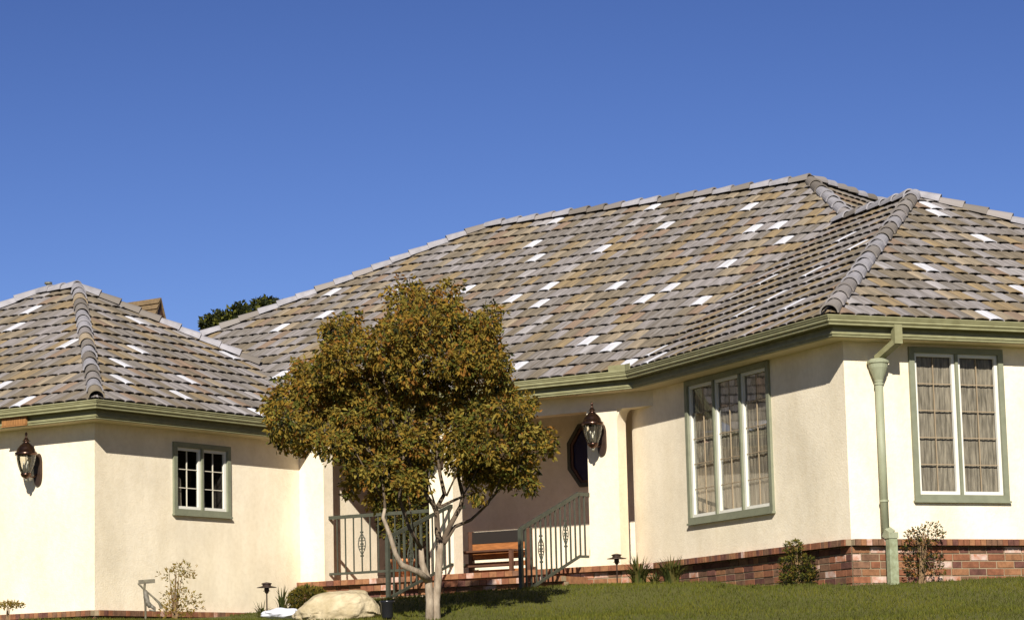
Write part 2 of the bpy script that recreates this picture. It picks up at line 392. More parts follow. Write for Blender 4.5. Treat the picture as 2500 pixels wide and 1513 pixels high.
def winrect(O, ang, left, right, bot, top):
    f = lambda q: (onwall(*q, O, ang) - O)
    s0 = f(left).dot(u(ang)); s1 = f(right).dot(u(ang)); z0 = onwall(*bot, O, ang).z; z1 = onwall(*top, O, ang).z
    return (min(s0, s1), max(s0, s1), z0, z1)
wR = winrect(W, R_, (2224, 1040), (2453, 1040), (2231, 1221), (2217, 846))
wL = winrect(W, L_, (1680, 1100), (1886, 1070), (1685, 1278), (1674, 932))
wB = winrect(J, B_, (421, 1160), (560, 1170), (424, 1253), (421, 1077))
sC = (C - J).dot(u(B_))
wBc = (wB[0] - sC, wB[1] - sC, wB[2], wB[3])
Llen = (P0 - W).dot(u(B_)) / u(L_).dot(u(B_)) + 0.35 / math.cos(rad(L_ - B_))
DB = 1.95
FW = 0.07
inset = lambda h: (h[0] + 0.02, h[1] - 0.02, h[2] + 0.02, h[3] - 0.02)
WR2 = W + u(R_) * (RLEN - 2 * OV)
wall('right_end_wall', WR2, L_, 8.0, FLOOR - 0.6, SZ + 0.011, [], 1)
wall('right_front_wall', W, R_, RLEN - 2 * OV, FLOOR, SZ + 0.01, [inset(wR)], 1)
# side face of the right wing (receding to the left)
wall('right_side_wall', W, L_, Llen, FLOOR, SZ + 0.012, [inset(wL)], -1)
wall('left_front_wall', C, A_, 6.6, WCAP, SZW + 0.01, [], -1)
blen = -sC + DB
wall('left_side_wall', C, B_, blen, WCAP, SZW + 0.012, [inset(wBc)], 1)
wall('upper_side_wall', J + u(B_) * 0.0, B_, DB, SZW + 0.013, ZG, [], 1)
wall('porch_back_wall', ps(sJ + 0.2, 0, DB), A_ - 180, sJ + 2.6, FLOOR - 0.1, ZG, [], 1)
# porch beam and ceiling
mb = MB(); Mp = Matrix((u(A_), u(B_), Vector((0, 0, 1)))).transposed()
s_end = -0.32
mb.box(ps((sJ + s_end) / 2, (3.80 + SZ) / 2, 0.13), ((sJ - s_end) / 2, 0.13, (SZ - 3.80) / 2 + 0.004), Mp)
mb.build('porch_beam', M['stucco'], house)
mb = MB(); mb.box(ps((sJ - 2) / 2, SZ + 0.02, DB / 2 + 0.1), ((sJ + 2.4) / 2, DB / 2 + 0.1, 0.02), Mp); mb.build('porch_ceiling', M['ceilshade'], house)
# columns: (left edge s, right edge s)
cols = [(sJ, 5.499), (3.606, 3.19), (0.926, 0.44)]
for a, b in cols:
    mb = MB(); mb.box(ps((a + b) / 2, (FLOOR + 3.80) / 2, 0.11), ((a - b) / 2, 0.11, (3.80 - FLOOR) / 2), Mp)
    o = mb.build('porch_column', M['stucco'], house)
# curved haunches of the beam at the side opening next to the right wing
mb = MB()
for (s0, sgn) in ((0.44, -1), (-0.16, 1)):
    prev = None
    for k in range(7):
        t = k / 6; x = s0 + sgn * 0.10 * (1 - math.sin(t * math.pi / 2)) * 1.0; z = 3.80 - 0.15 * (1 - math.cos(t * math.pi / 2)) * 1.0
        cur = (x, z)
        if prev:
            f1 = [ps(s0, prev[1], 0.02), ps(prev[0], prev[1], 0.02), ps(cur[0], cur[1], 0.02), ps(s0, cur[1], 0.02)]
            f2 = [p + u(B_) * 0.22 for p in f1]
            mb.poly(f1); mb.poly(f2); mb.poly([f1[1], f1[2], f2[2], f2[1]])
        prev = cur
mb.build('arch_haunch', M['stucco'], house)

# ------------------------------------------------------------------ windows
def window(O, ang, side, h, nsash, cols_, rows_, mun, curtain=True, label=None):
    a = u(ang); n = -u(ang + 90) * side; up = Vector((0, 0, 1)); Mx = Matrix((a, n, up)).transposed()
    s0, s1, z0, z1 = h
    def P(s, z, d=0): p = O + a * s + n * d; return Vector((p.x, p.y, z))
    fw = FW
    mb = MB()
    mb.box(P(s0 + fw / 2, (z0 + z1) / 2, -0.02), (fw / 2, 0.055, (z1 - z0) / 2), Mx); mb.box(P(s1 - fw / 2, (z0 + z1) / 2, -0.02), (fw / 2, 0.055, (z1 - z0) / 2), Mx)
    mb.box(P((s0 + s1) / 2, z1 - fw / 2, -0.018), ((s1 - s0) / 2 - fw, 0.055, fw / 2), Mx)
    mb.box(P((s0 + s1) / 2, z0 + fw / 2, -0.018), ((s1 - s0) / 2 - fw, 0.055, fw / 2), Mx)
    sw = (s1 - s0 - 2 * fw) / nsash
    for k in range(1, nsash): mb.box(P(s0 + fw + sw * k, (z0 + z1) / 2, -0.022), (0.018, 0.052, (z1 - z0) / 2 - fw), Mx)
    fr = mb.build('window', M['trim2'], house)
    sb = MB(); sb.box(P((s0 + s1) / 2, z0 - 0.012, 0.002), ((s1 - s0) / 2 + 0.012, 0.05, 0.012), Mx); sb.build('sill', M['trim2'], fr)
    for k in range(nsash):
        a0 = s0 + fw + sw * k + (0.018 if k else 0); a1 = s0 + fw + sw * (k + 1) - (0.018 if k < nsash - 1 else 0)
        b0, b1 = z0 + fw, z1 - fw; t = 0.042
        sm = MB(); d = -0.018
        sm.box(P(a0 + t / 2, (b0 + b1) / 2, d), (t / 2, 0.018, (b1 - b0) / 2), Mx); sm.box(P(a1 - t / 2, (b0 + b1) / 2, d), (t / 2, 0.018, (b1 - b0) / 2), Mx)
        sm.box(P((a0 + a1) / 2, b0 + t / 2, d + 0.001), ((a1 - a0) / 2 - t, 0.018, t / 2), Mx); sm.box(P((a0 + a1) / 2, b1 - t / 2, d + 0.001), ((a1 - a0) / 2 - t, 0.018, t / 2), Mx)
        sm.build('sash', M['white'], fr)
        a0 += t; a1 -= t; b0 += t; b1 -= t
        g = MB(); mw = 0.010
        for i in range(1, cols_): g.box(P(a0 + (a1 - a0) * i / cols_, (b0 + b1) / 2, d - 0.012), (mw / 2, 0.008, (b1 - b0) / 2), Mx)
        for j in range(1, rows_): g.box(P((a0 + a1) / 2, b0 + (b1 - b0) * j / rows_, d - 0.0125), ((a1 - a0) / 2, 0.008, mw / 2), Mx)
        g.build('muntins', mun, fr)
        for i in range(cols_):
            for j in range(rows_):
                x0 = a0 + (a1 - a0) * i / cols_ + mw * 0.4; x1 = a0 + (a1 - a0) * (i + 1) / cols_ - mw * 0.4
                y0 = b0 + (b1 - b0) * j / rows_ + mw * 0.4; y1 = b0 + (b1 - b0) * (j + 1) / rows_ - mw * 0.4
                pm = MB(); tl = R.uniform(-0.002, 0.002); pm.poly([P(x0, y0, d - 0.010 + tl), P(x1, y0, d - 0.010 - tl), P(x1, y1, d - 0.010 - tl), P(x0, y1, d - 0.010 + tl)])
                pm.build('pane', M['glass'], fr)
    if curtain:
        cm = MB(); nseg = 160
        for part in range(nsash):
            c0 = s0 + fw + sw * part - 0.02; c1 = c0 + sw + 0.04; prev = None
            for i in range(nseg // nsash + 1):
                t = i / (nseg // nsash); s = c0 + (c1 - c0) * t
                dd = -0.062 + 0.003 * math.sin(t * 44 + part * 2 + 1.5 * math.sin(t * 9)) + 0.0015 * math.sin(t * 113)
                cur = (P(s, z0 - 0.05, dd - 0.01), P(s, (z0 + z1) / 2, dd), P(s, z1 + 0.03, dd - 0.003 * math.sin(t * 20)))
                if prev:
                    cm.poly([prev[0], cur[0], cur[1], prev[1]]); cm.poly([prev[1], cur[1], cur[2], prev[2]])
                prev = cur
        cm.build('curtain', M['curtain'], fr, smooth=True)
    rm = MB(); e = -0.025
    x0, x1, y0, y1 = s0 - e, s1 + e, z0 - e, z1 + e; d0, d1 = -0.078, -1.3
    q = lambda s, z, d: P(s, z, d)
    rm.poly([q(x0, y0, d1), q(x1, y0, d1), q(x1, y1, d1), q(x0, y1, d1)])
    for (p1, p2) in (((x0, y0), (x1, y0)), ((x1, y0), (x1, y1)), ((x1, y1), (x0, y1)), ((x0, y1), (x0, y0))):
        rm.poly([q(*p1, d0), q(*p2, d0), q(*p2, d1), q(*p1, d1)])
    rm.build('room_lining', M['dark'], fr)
    return fr
wr_ = window(W, R_, 1, wR, 2, 2, 5, M['muntin']); wr_['label'] = 'tall pair of casements beside the green downspout'
wl_ = window(W, L_, -1, wL, 3, 2, 5, M['muntin']); wl_['label'] = 'tall triple casement with lace curtains'
wb_ = window(C, B_, 1, wBc, 2, 2, 3, M['muntinw'], curtain=False); wb_['label'] = 'small dark pair of casements'
# half drawn blind seen in the left sash of the small window
mb = MB(); a = u(B_); nn = u(B_ + 90)
p0 = C + a * (wBc[0] + 0.10) + nn * 0.07; mb.poly([Vector((p0.x, p0.y, wB[2] + 0.05)), Vector(((p0 + a * 0.17).x, (p0 + a * 0.17).y, wB[2] + 0.05)), Vector(((p0 + a * 0.15).x, (p0 + a * 0.15).y, wB[3] - 0.5)), Vector((p0.x, p0.y, wB[3] - 0.42))])
mb.build('drape', M['curtain'], wb_)

# octagonal window, door and trim on the porch back wall
def backp(x, y): return onwall(x, y, ps(0, 0, DB), A_)
oc = backp(1437, 1110); 
def ring(c, rw, rh, d, cut=0.42):
    pts = []
    for sx, sz in ((1, cut), (cut, 1), (-cut, 1), (-1, cut), (-1, -cut), (-cut, -1), (cut, -1), (1, -cut)):
        pts.append(c + u(A_) * sx * rw + Vector((0, 0, sz * rh)) - u(B_) * d)
    return pts
rw = abs((backp(1389, 1110) - oc).dot(u(A_))); rh = (backp(1437, 1033) - oc).z
def octring(name, r0, r1, d0, d1, m, par):
    mb = MB(); o1 = ring(oc, rw * r0, rh * (1 - (1 - r0) * rw / rh), d1); i1 = ring(oc, rw * r1, rh * (1 - (1 - r1) * rw / rh), d1)
    o0 = ring(oc, rw * r0, rh * (1 - (1 - r0) * rw / rh), d0); i0 = ring(oc, rw * r1, rh * (1 - (1 - r1) * rw / rh), d0)
    for k in range(8):
        j = (k + 1) % 8; mb.poly([o1[k], o1[j], i1[j], i1[k]]); mb.poly([o0[k], o0[j], o1[j], o1[k]]); mb.poly([i0[k], i0[j], i1[j], i1[k]])
    return mb.build(name, m, par)
ow = octring('octagonal_window', 1.0, 0.84, 0.0, 0.05, M['octtrim'], house)
octring('sash', 0.83, 0.72, 0.0, 0.035, M['darkwood'], ow)
mb = MB(); mb.poly(ring(oc, rw * 0.72, rh * (1 - 0.28 * rw / rh), 0.012)); mb.build('pane', mat('sky_tinted_glazing', (0.010, 0.014, 0.06), 0.08, spec=0.5), ow)  # blue of the reflected sky is painted into the pane colour
# entrance door
d0, d1 = backp(1046, 1300), backp(936, 1300)
sa, sb_ = (d0 - P0).dot(u(A_)), (d1 - P0).dot(u(A_))
mb = MB(); mb.box(ps((sa + sb_) / 2, FLOOR + 1.07, DB - 0.02), (abs(sb_ - sa) / 2 + 0.35, 0.03, 1.10), Mp); drf = mb.build('door_surround', M['darkwood'], house)
for k in (0, 1):
    cx_ = (sa + sb_) / 2 + (k - 0.5) * 0.80
    mb = MB(); mb.box(ps(cx_, FLOOR + 1.04, DB - 0.06), (0.385, 0.02, 1.02), Mp)
    for zc, hh in ((FLOOR + 0.45, 0.3), (FLOOR + 1.4, 0.5)):
        mb.box(ps(cx_, zc, DB - 0.085), (0.27, 0.006, hh), Mp)
    dd = mb.build('door_leaf', M['door'], drf)

# porch floor slab + step + brick base --------------------------------
bricks = []     # (matrix, half sizes, material index)
mort = MB()
def brickface(O, ang, nrm_in, length, ztop, zbot, pitch=0.245, course=0.0865, cap=True, capw=0.078, caph=0.075, weights=(5, 3, 3, 2, 1.2), s_from=0.0, proud=0.0):
    a = u(ang); Mx = Matrix((a, nrm_in, Vector((0, 0, 1)))).transposed()
    z = ztop
    def P(s, zz, d): p = O + a * s + nrm_in * d; return Vector((p.x, p.y, zz))
    if cap:
        s = s_from
        while s < length:
            bricks.append((P(s + capw / 2, ztop - caph / 2, -0.032 + R.uniform(-0.004, 0.004)), (capw / 2 - 0.005, 0.06, caph / 2 - 0.001), Mx, R.choices(range(5), weights)[0])); s += capw
        mort.box(P((s_from + length) / 2, ztop - caph / 2 - 0.001, -0.016), ((length - s_from) / 2, 0.055, caph / 2 - 0.004), Mx)
        z -= caph + 0.004
    row = 0
    mort.box(P((s_from + length) / 2, (z + zbot) / 2, 0.05), ((length - s_from) / 2, 0.05, (z - zbot) / 2), Mx)
    while z > zbot:
        s = s_from - (pitch / 2 if row % 2 else 0)
        while s < length:
            w_ = pitch if R.random() > 0.12 else pitch * 0.55
            x0, x1 = max(s, s_from), min(s + w_, length)
            if x1 - x0 > 0.03:
                bricks.append((P((x0 + x1) / 2, z - course / 2, 0.035 + R.uniform(-0.003, 0.003)), ((x1 - x0) / 2 - 0.008, 0.044, course / 2 - 0.008), Mx, R.choices(range(5), weights)[0]))
            s += w_
        z -= course; row += 1
brickface(W, R_, u(L_), RLEN - 2 * OV, FLOOR, 0.98)
brickface(W, L_, u(R_), Llen - 0.4, FLOOR, 0.98, weights=(4, 2, 3, 3, 1.0))
brickface(ps(-0.45), A_, u(B_), sJ + 0.45, FLOOR, 1.0, pitch=0.22, capw=0.13, weights=(2, 6, 1, 0.5, 2))
brickface(C, B_, u(146), 4.4, WCAP, 0.8, capw=0.085, weights=(4, 3, 3, 1, .3))
brickface(C, A_, u(B_), 1.9, WCAP, 0.8, capw=0.085, weights=(4, 3, 3, 1, .3))
# entry step between the stair rails
st0, st1 = 0.55, 5.0
brickface(ps(0.95, 0, -0.62), A_, u(B_), 3.3, 1.555, 1.0, pitch=0.22, capw=0.12, weights=(2, 6, 1, 0.5, 2))
Z3 = Vector((0, 0, 1))
base = mort.build('brick_base', M['mortar'], house)
mb = MB(); mb.box(ps((sJ - 1.5) / 2, FLOOR - 0.06, DB / 2), ((sJ + 1.5) / 2, DB / 2 - 0.01, 0.05), Mp)
mb.box(ps(0.95 + 1.175 + 0.475, 1.50, -0.30), (1.64, 0.27, 0.05), Mp)
mb.build('porch_floor', BR[1], house)
# solid mass beneath the walls, behind the brick skin
mb = MB()
def under(O, ang, inn, length, zt):
    Mx = Matrix((u(ang), inn, Z3)).transposed(); p = O + u(ang) * length / 2 + inn * 0.17; mb.box(Vector((p.x, p.y, (zt + 0.3) / 2)), (length / 2, 0.06, (zt - 0.3) / 2 - 0.002), Mx)
under(W, R_, u(L_), RLEN - 2 * OV, FLOOR); under(W, L_, u(R_), Llen, FLOOR); under(C, B_, u(146), 4.3, WCAP); under(C, A_, u(B_), 6.6, WCAP)
mb.build('foundation', M['mortar'], house)
bricks.sort(key=lambda b: b[0].length / (b[1][0] * b[1][2]) ** 0.25 + (50 if b[0].x > 6.4 or b[0].z < gz(b[0].x, b[0].y) - 0.04 else 0))
bcache = {}
rest = MB()
for k, (c, h, Mx, mi) in enumerate(bricks):
    if c.z < gz(c.x, c.y) - 0.10: continue
    if k < 300:
        key = (round(h[0], 3), round(h[1], 3), round(h[2], 3), mi)
        if key not in bcache:
            m_ = MB(); m_.box((0, 0, 0), h); bcache[key] = m_.mesh('brick', BR[mi])
        o = bpy.data.objects.new('brick', bcache[key]); COL.objects.link(o)
        o.parent = base; o.matrix_parent_inverse = wm(base).inverted(); o.matrix_basis = Matrix.Translation(c) @ (Mx @ Matrix.Rotation(R.uniform(-0.008, 0.008), 3, 'Z')).to_4x4()
    else: rest.box(c, h, Mx, mi)
rest.build('brick_courses', BR, house, kind='stuff')

# ------------------------------------------------------------------ roof
TW, EX = 0.205, 0.335
PROF = [(0.0, 0.012), (0.006, 0.038), (0.037, 0.047), (0.102, 0.051), (0.167, 0.047), (0.197, 0.038), (0.203, 0.012)]
def tile_mb():
    m = MB(); T = 0.009; L = EX * 1.10
    head, nose = [], []
    hl = -0.034
    top0 = [Vector((x, 0, h)) for x, h in PROF]; top1 = [Vector((x, L, h + hl)) for x, h in PROF]
    low0 = [Vector((x + (0.004 if x < 0.1 else -0.004 if x > 0.12 else 0), 0.0, max(h - T, -0.004))) for x, h in PROF]
    low1 = [v + Vector((0, 0.05, 0)) for v in low0]
    for i in range(len(PROF) - 1):
        m.poly([top0[i], top0[i + 1], top1[i + 1], top1[i]]); m.poly([low0[i], low0[i + 1], top0[i + 1], top0[i]]); m.poly([low1[i], low1[i + 1], low0[i + 1], low0[i]])
    for (a_, b_) in ((top0[0], top1[0]), (top0[-1], top1[-1])):
        m.poly([a_, b_, b_ - Vector((0, 0, 0.012)), a_ - Vector((0, 0, 0.012))])
    return m
TBASE = tile_mb()
tmesh = {}
def base_mesh(mi):
    if mi not in tmesh:
        me = TBASE.mesh('tile', TM[mi]); uvl = me.uv_layers.new(name='UVMap')
        for l in me.loops: v = me.vertices[l.vertex_index].co; uvl.data[l.index].uv = (v.x, v.y)
        tmesh[mi] = me
    return tmesh[mi]
tiles = []; decks = []
WHITE = {'P': [(1603, 500), (1823, 497), (1918, 538), (1354, 538), (1608, 561), (1821, 568), (1297, 590), (1466, 599), (1902, 595), (1287, 640), (1758, 648), (1502, 696), (1324, 701), (1623, 701), (1261, 728), (1567, 728), (1312, 741), (1722, 731), (791, 720), (675, 805), (781, 771), (964, 710), (1121, 710), (1428, 824), (1486, 840), (1522, 883), (1207, 872), (1258, 886), (771, 944), (685, 910)],
         'L': [(1861, 686), (1977, 666), (1912, 711), (1954, 731), (1833, 751), (2050, 587), (2089, 601), (1619, 844), (1625, 858), (2112, 515)],
         'R': [(2255, 491), (2309, 526), (2424, 590), (2271, 652), (2488, 708), (2411, 770)],
         'A': [(72, 756), (163, 843), (9, 810), (63, 976), (3, 934)],
         'B': [(323, 774), (435, 805), (356, 860), (290, 884), (305, 923), (468, 928), (438, 961), (567, 873), (634, 1003)]}
def roofplane(tagc, O, e, inward, slope, polys):
    """O point on eave line (tile nose line); e along eave; polys: lists of world points (convex)"""
    s = (inward + Vector((0, 0, slope))).normalized(); n = e.cross(s).normalized()
    if n.z < 0: n = -n
    Mx = Matrix((e, s, n)).transposed()
    if Mx.determinant() < 0:
        e = -e; Mx = Matrix((e, s, n)).transposed()
    O2 = O - n * 0.030
    toL = lambda p: Mx.transposed() @ (p - O2)
    lp = []
    for pl in polys:
        q = [toL(p) for p in pl]; q = [Vector((v.x, v.y)) for v in q]
        ar = sum(q[i].x * q[(i + 1) % len(q)].y - q[(i + 1) % len(q)].x * q[i].y for i in range(len(q)))
        if ar < 0: q.reverse()
        lp.append(q)
    whites = [toL(onplane(x, y, O, n)) for x, y in WHITE.get(tagc, [])]
    for q in lp:      # deck
        decks.append([O2 + Mx @ Vector((v.x, v.y, -0.022)) for v in q])
    # course split: polygons are stacked by their y ranges
    W4 = Mx.to_4x4(); 
    ymax = max(v.y for q in lp for v in q)
    k = 0
    while k * EX < ymax:
        y0 = k * EX - 0.005
        # choose polygon whose y-range holds the course middle
        q = None
        for c in lp:
            if min(v.y for v in c) - 1e-6 <= y0 + EX * 0.5 <= max(v.y for v in c): q = c; break
        if q is None:
            q = lp[-1]
            if y0 > ymax - 0.05: break
        xs_ = [v.x for v in q]; x = math.floor(min(xs_) / TW) * TW + (TW / 2 if k % 2 else 0) + 0.02 * math.sin(k * 3.7) - TW
        while x < max(xs_):
            quad = [Vector((x, y0)), Vector((x + TW, y0)), Vector((x + TW, y0 + EX * 1.1)), Vector((x, y0 + EX * 1.1))]
            inside = True; out_ = False; cuts = []
            for i in range(len(q)):
                a, b = q[i], q[(i + 1) % len(q)]; d = b - a
                if d.length > 1e-5 and abs(d.y) > 1e-3 * d.length: a = a - Vector((-d.y, d.x)).normalized() * 0.03
                if d.length < 1e-5: continue
                if abs(d.y) < 1e-3 * d.length and (a.y < 0.05 or q is not lp[-1] or abs(a.y - min(v.y for v in q)) < 0.01): continue       # eave edge: do not clip
                nn_ = Vector((-d.y, d.x)).normalized()
                ds = [nn_.dot(c - a) for c in quad]
                if max(ds) <= 0.01: out_ = True; break
                if min(ds) < -0.001: inside = False; cuts.append((a, nn_))
            if not out_:
                cx_, cy_ = x + TW / 2, y0 + EX / 2
                mi = R.choices(range(6), (30, 25, 19, 10, 10, 6))[0]
                if R.random() < 0.022: mi = 8
                for wv in whites:
                    if x <= wv.x < x + TW and y0 <= wv.y < y0 + EX: mi = 6
                Mt = Matrix.Translation(O2 + Mx @ Vector((x, y0, R.uniform(-0.002, 0.003)))) @ W4 @ Matrix.Rotation(R.uniform(-0.012, 0.012), 4, 'Z')
                tiles.append(dict(M=Mt, mi=mi, cuts=cuts, org=Vector((x, y0)), dist=(O2 + Mx @ Vector((cx_, cy_, 0))).length, uv=(x, y0 + k * 0.37 + ord(tagc[0]) * 3)))
            x += TW
        k += 1
def slopeN(inward, p): v = -inward * p; v.z = 1; return v.normalized()
nP = slopeN(u(B_), PITCHR); nL = slopeN(u(R_), PITCHR)
LIFT = Vector((0, 0, 0.0))
eP = PL + u(B_) * 0.055 + Z3 * 0.025; eR = Rc + (u(L_) + u(R_)) * 0.055 + Z3 * 0.025
# hip corner of the right wing
H = onplane(2232, 474, Rc, nL)
pR = (H.z - Rc.z) / (H - Rc).dot(u(L_)); nR = slopeN(u(L_), pR)
V = onplane(2055, 523, PL, nP); a_ = onplane(1187, 552, PL, nP); b_ = onplane(1978, 438, PL, nP)
Q_ = onplane(517, 810, PL, nP); M_ = onplane(634, 888, PL, nP)
slA = slopeN(u(B_), PITCHR); HA = onplane(190, 699, GL, slA); pB = (HA.z - GL.z) / (HA - GL).dot(u(A_)); nB = slopeN(u(A_), pB)
K_ = HA + u(A_) * 0.85
def meet(P1, n1, P2, n2, z):     # point of two planes at height z
    Mx = Matrix(((n1.x, n1.y), (n2.x, n2.y))); rhs = Vector((n1.dot(P1) - n1.z * z, n2.dot(P2) - n2.z * z)); s = Mx.inverted() @ rhs; return Vector((s.x, s.y, z))
# P slope
Pl_e = PL.copy(); Em = meet(PL, nP, GL, nB, ZG + 0.0); Mv = meet(PL, nP, GL, nB, M_.z)
Qx = Q_ + (Q_ - a_) * 0.28
Vt = meet(PL, nP, Rc, nL, V.z)
# lower part up to M's course, then the rest
def upP(p): return (p - PL).dot(u(B_))
cut_run = round(upP(Mv) * math.sqrt(1 + PITCHR ** 2) / EX) * EX / math.sqrt(1 + PITCHR ** 2)
def onP(s, run): p = PL + u(A_) * s + u(B_) * run; p.z = ZG + PITCHR * run; return p
def sP(p): return (p - PL).dot(u(A_))
zc = ZG + PITCHR * cut_run
vl = meet(PL, nP, GL, nB, zc); vr = meet(PL, nP, Rc, nL, zc)
lowP = [Pl_e, onP(sP(Em), 0), vl, vr]
topP = [vr, onP(sP(Qx), cut_run), Q_, a_, b_, Vt]
topP = [vr, onP(sP(Q_) + (sP(Q_) - sP(a_)) * (upP(Q_) - cut_run) / (upP(a_) - upP(Q_)), cut_run), a_, b_, Vt]
roofplane('P', eP, -u(A_), u(B_), PITCHR, [lowP, topP])
# L slope: triangle PL - Rc - H - ridge back to valley top
ridgeL = H + u(L_) * 6
tL = ((Vt - H)); 
VT2 = meet(PL, nP, Rc, nL, H.z)
roofplane('L', Rc + u(R_) * 0.055 + Z3 * 0.025, -u(L_), u(R_), PITCHR, [[Rc, H, Vt + (VT2 - Vt) * 0.05, PL]] if H.z < V.z else [[Rc, H, VT2, PL]])
Rfar = Rc + u(R_) * 4.0
# R slope: to the right hip/ridge seen against the sky
R2 = onplane(2505, 548, Rc, nR)
roofplane('R', Rc + u(L_) * 0.055 + Z3 * 0.025, u(R_), u(L_), pR, [[Rc, RRt, H]])
# A and B slopes of the left wing
Lf = GL + u(A_) * 6.5
Kd = K_ + (u(A_) - u(B_)) * 3.2 ; Kd.z = K_.z - PITCHR * 3.2
Ke = K_ + (u(A_) - u(B_)) * ((K_ - GL).dot(u(B_))); Ke.z = ZW
roofplane('A', GL + u(B_) * 0.055 + Z3 * 0.025, u(A_), u(B_), PITCHR, [[GL, HA, K_, Ke]])
ve = meet(PL, nP, GL, nB, ZG); 
Bq = onplane(634, 888, GL, nB); Be = onP(sB, 0); 
g_e = GL + u(B_) * ((J - GL).dot(u(B_)) - OV); g_e.z = ZW
hB = GL + (HA - GL) * ((Bq.z - GL.z) / (HA.z - GL.z))
roofplane('B', GL + u(A_) * 0.055 + Z3 * 0.025, -u(B_), u(A_), pB, [[GL, hB, Bq, meet(PL, nP, GL, nB, ZW)], [hB, HA, Bq]])
# the small slope behind the main right hip (its foot is hidden by the right wing)
X1 = onplane(2068, 522, PL, nP)
hipd = (X1 - b_); bp = b_ + hipd * 1.25
pe = 0.0
nE_in = u(A_)                     # rises towards the ridge
pE = (b_.z - bp.z) / max(0.2, (b_ - bp).dot(nE_in)); nE = slopeN(nE_in, pE)
Xs = onplane(2135, 490, b_, nE)
o_e = bp.copy()
low = bp + u(B_) * 0.0
X3 = b_ + (Xs - b_) * 1.9
low2 = bp + u(B_) * ((X3 - bp).dot(u(B_))); low2.z = bp.z
X3z = X3 - Vector((0, 0, 0))
roofplane('E', bp, -u(B_), nE_in, pE, [[bp, b_, X3, low2]])
# build decks
mb = MB()
for d in decks: mb.poly(d)
# unseen rear slopes close the volume
bk = lambda p, d: p + u(B_) * d
mb.poly([a_, b_, Vector(((b_ + u(B_) * 5).x, (b_ + u(B_) * 5).y, b_.z - 3)), Vector(((a_ + u(B_) * 5).x, (a_ + u(B_) * 5).y, a_.z - 3))])
lq = topP[1]
mb.poly([a_, lq, Vector(((a_ + u(B_) * 5).x, (a_ + u(B_) * 5).y, a_.z - 3))])
mb.poly([HA, K_, Vector(((K_ + u(B_) * 3.8).x, (K_ + u(B_) * 3.8).y, K_.z - 2.3)), Vector(((HA + (u(B_) - u(A_)) * 3.8).x, (HA + (u(B_) - u(A_)) * 3.8).y, HA.z - 2.3))])
mb.poly([H, RRt, RRt + u(L_) * 8, H + u(L_) * 6.5 + (VT2 - H) * 0.0])
mb.poly([H, H + u(L_) * 6.5, VT2])
roof = mb.build('roof', M['deck'], house)
# tiles
tiles.sort(key=lambda t: t['dist'] + (100 if (camo.matrix_world.inverted() @ t['M'].translation).x / -(camo.matrix_world.inverted() @ t['M'].translation).z > 0.21 else 0) + (6 if t['cuts'] else 0))
big = dict(v=[], f=[], mi=[], uv=[])
def clipped(t):
    me = base_mesh(t['mi']); bm = bmesh.new(); bm.from_mesh(me)
    for a, n_ in t['cuts']:
        p = Vector((a.x - t['org'].x, a.y - t['org'].y, 0)); bmesh.ops.bisect_plane(bm, geom=bm.verts[:] + bm.edges[:] + bm.faces[:], plane_co=p, plane_no=Vector((n_.x, n_.y, 0)), clear_inner=True)
        if not bm.faces: break
    return bm
cnt = 0
for t in tiles:
    bm = None
    if t['cuts']:
        bm = clipped(t)
        if len(bm.faces) < 3: bm.free(); continue
    if cnt < 300:
        cnt += 1
        if bm: me = bpy.data.meshes.new('tile'); bm.to_mesh(me); me.materials.append(TM[t['mi']])
        else: me = base_mesh(t['mi'])
        o = bpy.data.objects.new('tile', me); COL.objects.link(o); o.parent = roof; o.matrix_parent_inverse = wm(roof).inverted(); o.matrix_basis = t['M']
    else:
        src = bm or None
        if not src: src = bmesh.new(); src.from_mesh(base_mesh(t['mi']))
        src.verts.ensure_lookup_table(); k0 = len(big['v'])
        for v in src.verts: v.index = v.index
        src.verts.index_update()
        ju, jv = t['uv'][0] * 3.1 + R.uniform(0, 40), t['uv'][1] + R.uniform(0, 40)
        for v in src.verts: big['v'].append(tuple(t['M'] @ v.co))
        for f in src.faces:
            big['f'].append(tuple(k0 + v.index for v in f.verts)); big['mi'].append(t['mi'])
            for v in f.verts: big['uv'] += [v.co.x + ju, v.co.y + jv]
        src.free(); bm = None
    if bm: bm.free()
me = bpy.data.meshes.new('roof_tiles'); me.from_pydata(big['v'], [], big['f'])
for m_ in TM: me.materials.append(m_)
me.polygons.foreach_set('material_index', big['mi']); uvl = me.uv_layers.new(name='UVMap'); uvl.data.foreach_set('uv', big['uv'])
o = bpy.data.objects.new('roof_tiles', me); COL.objects.link(o); adopt(o, house); o['kind'] = 'stuff'
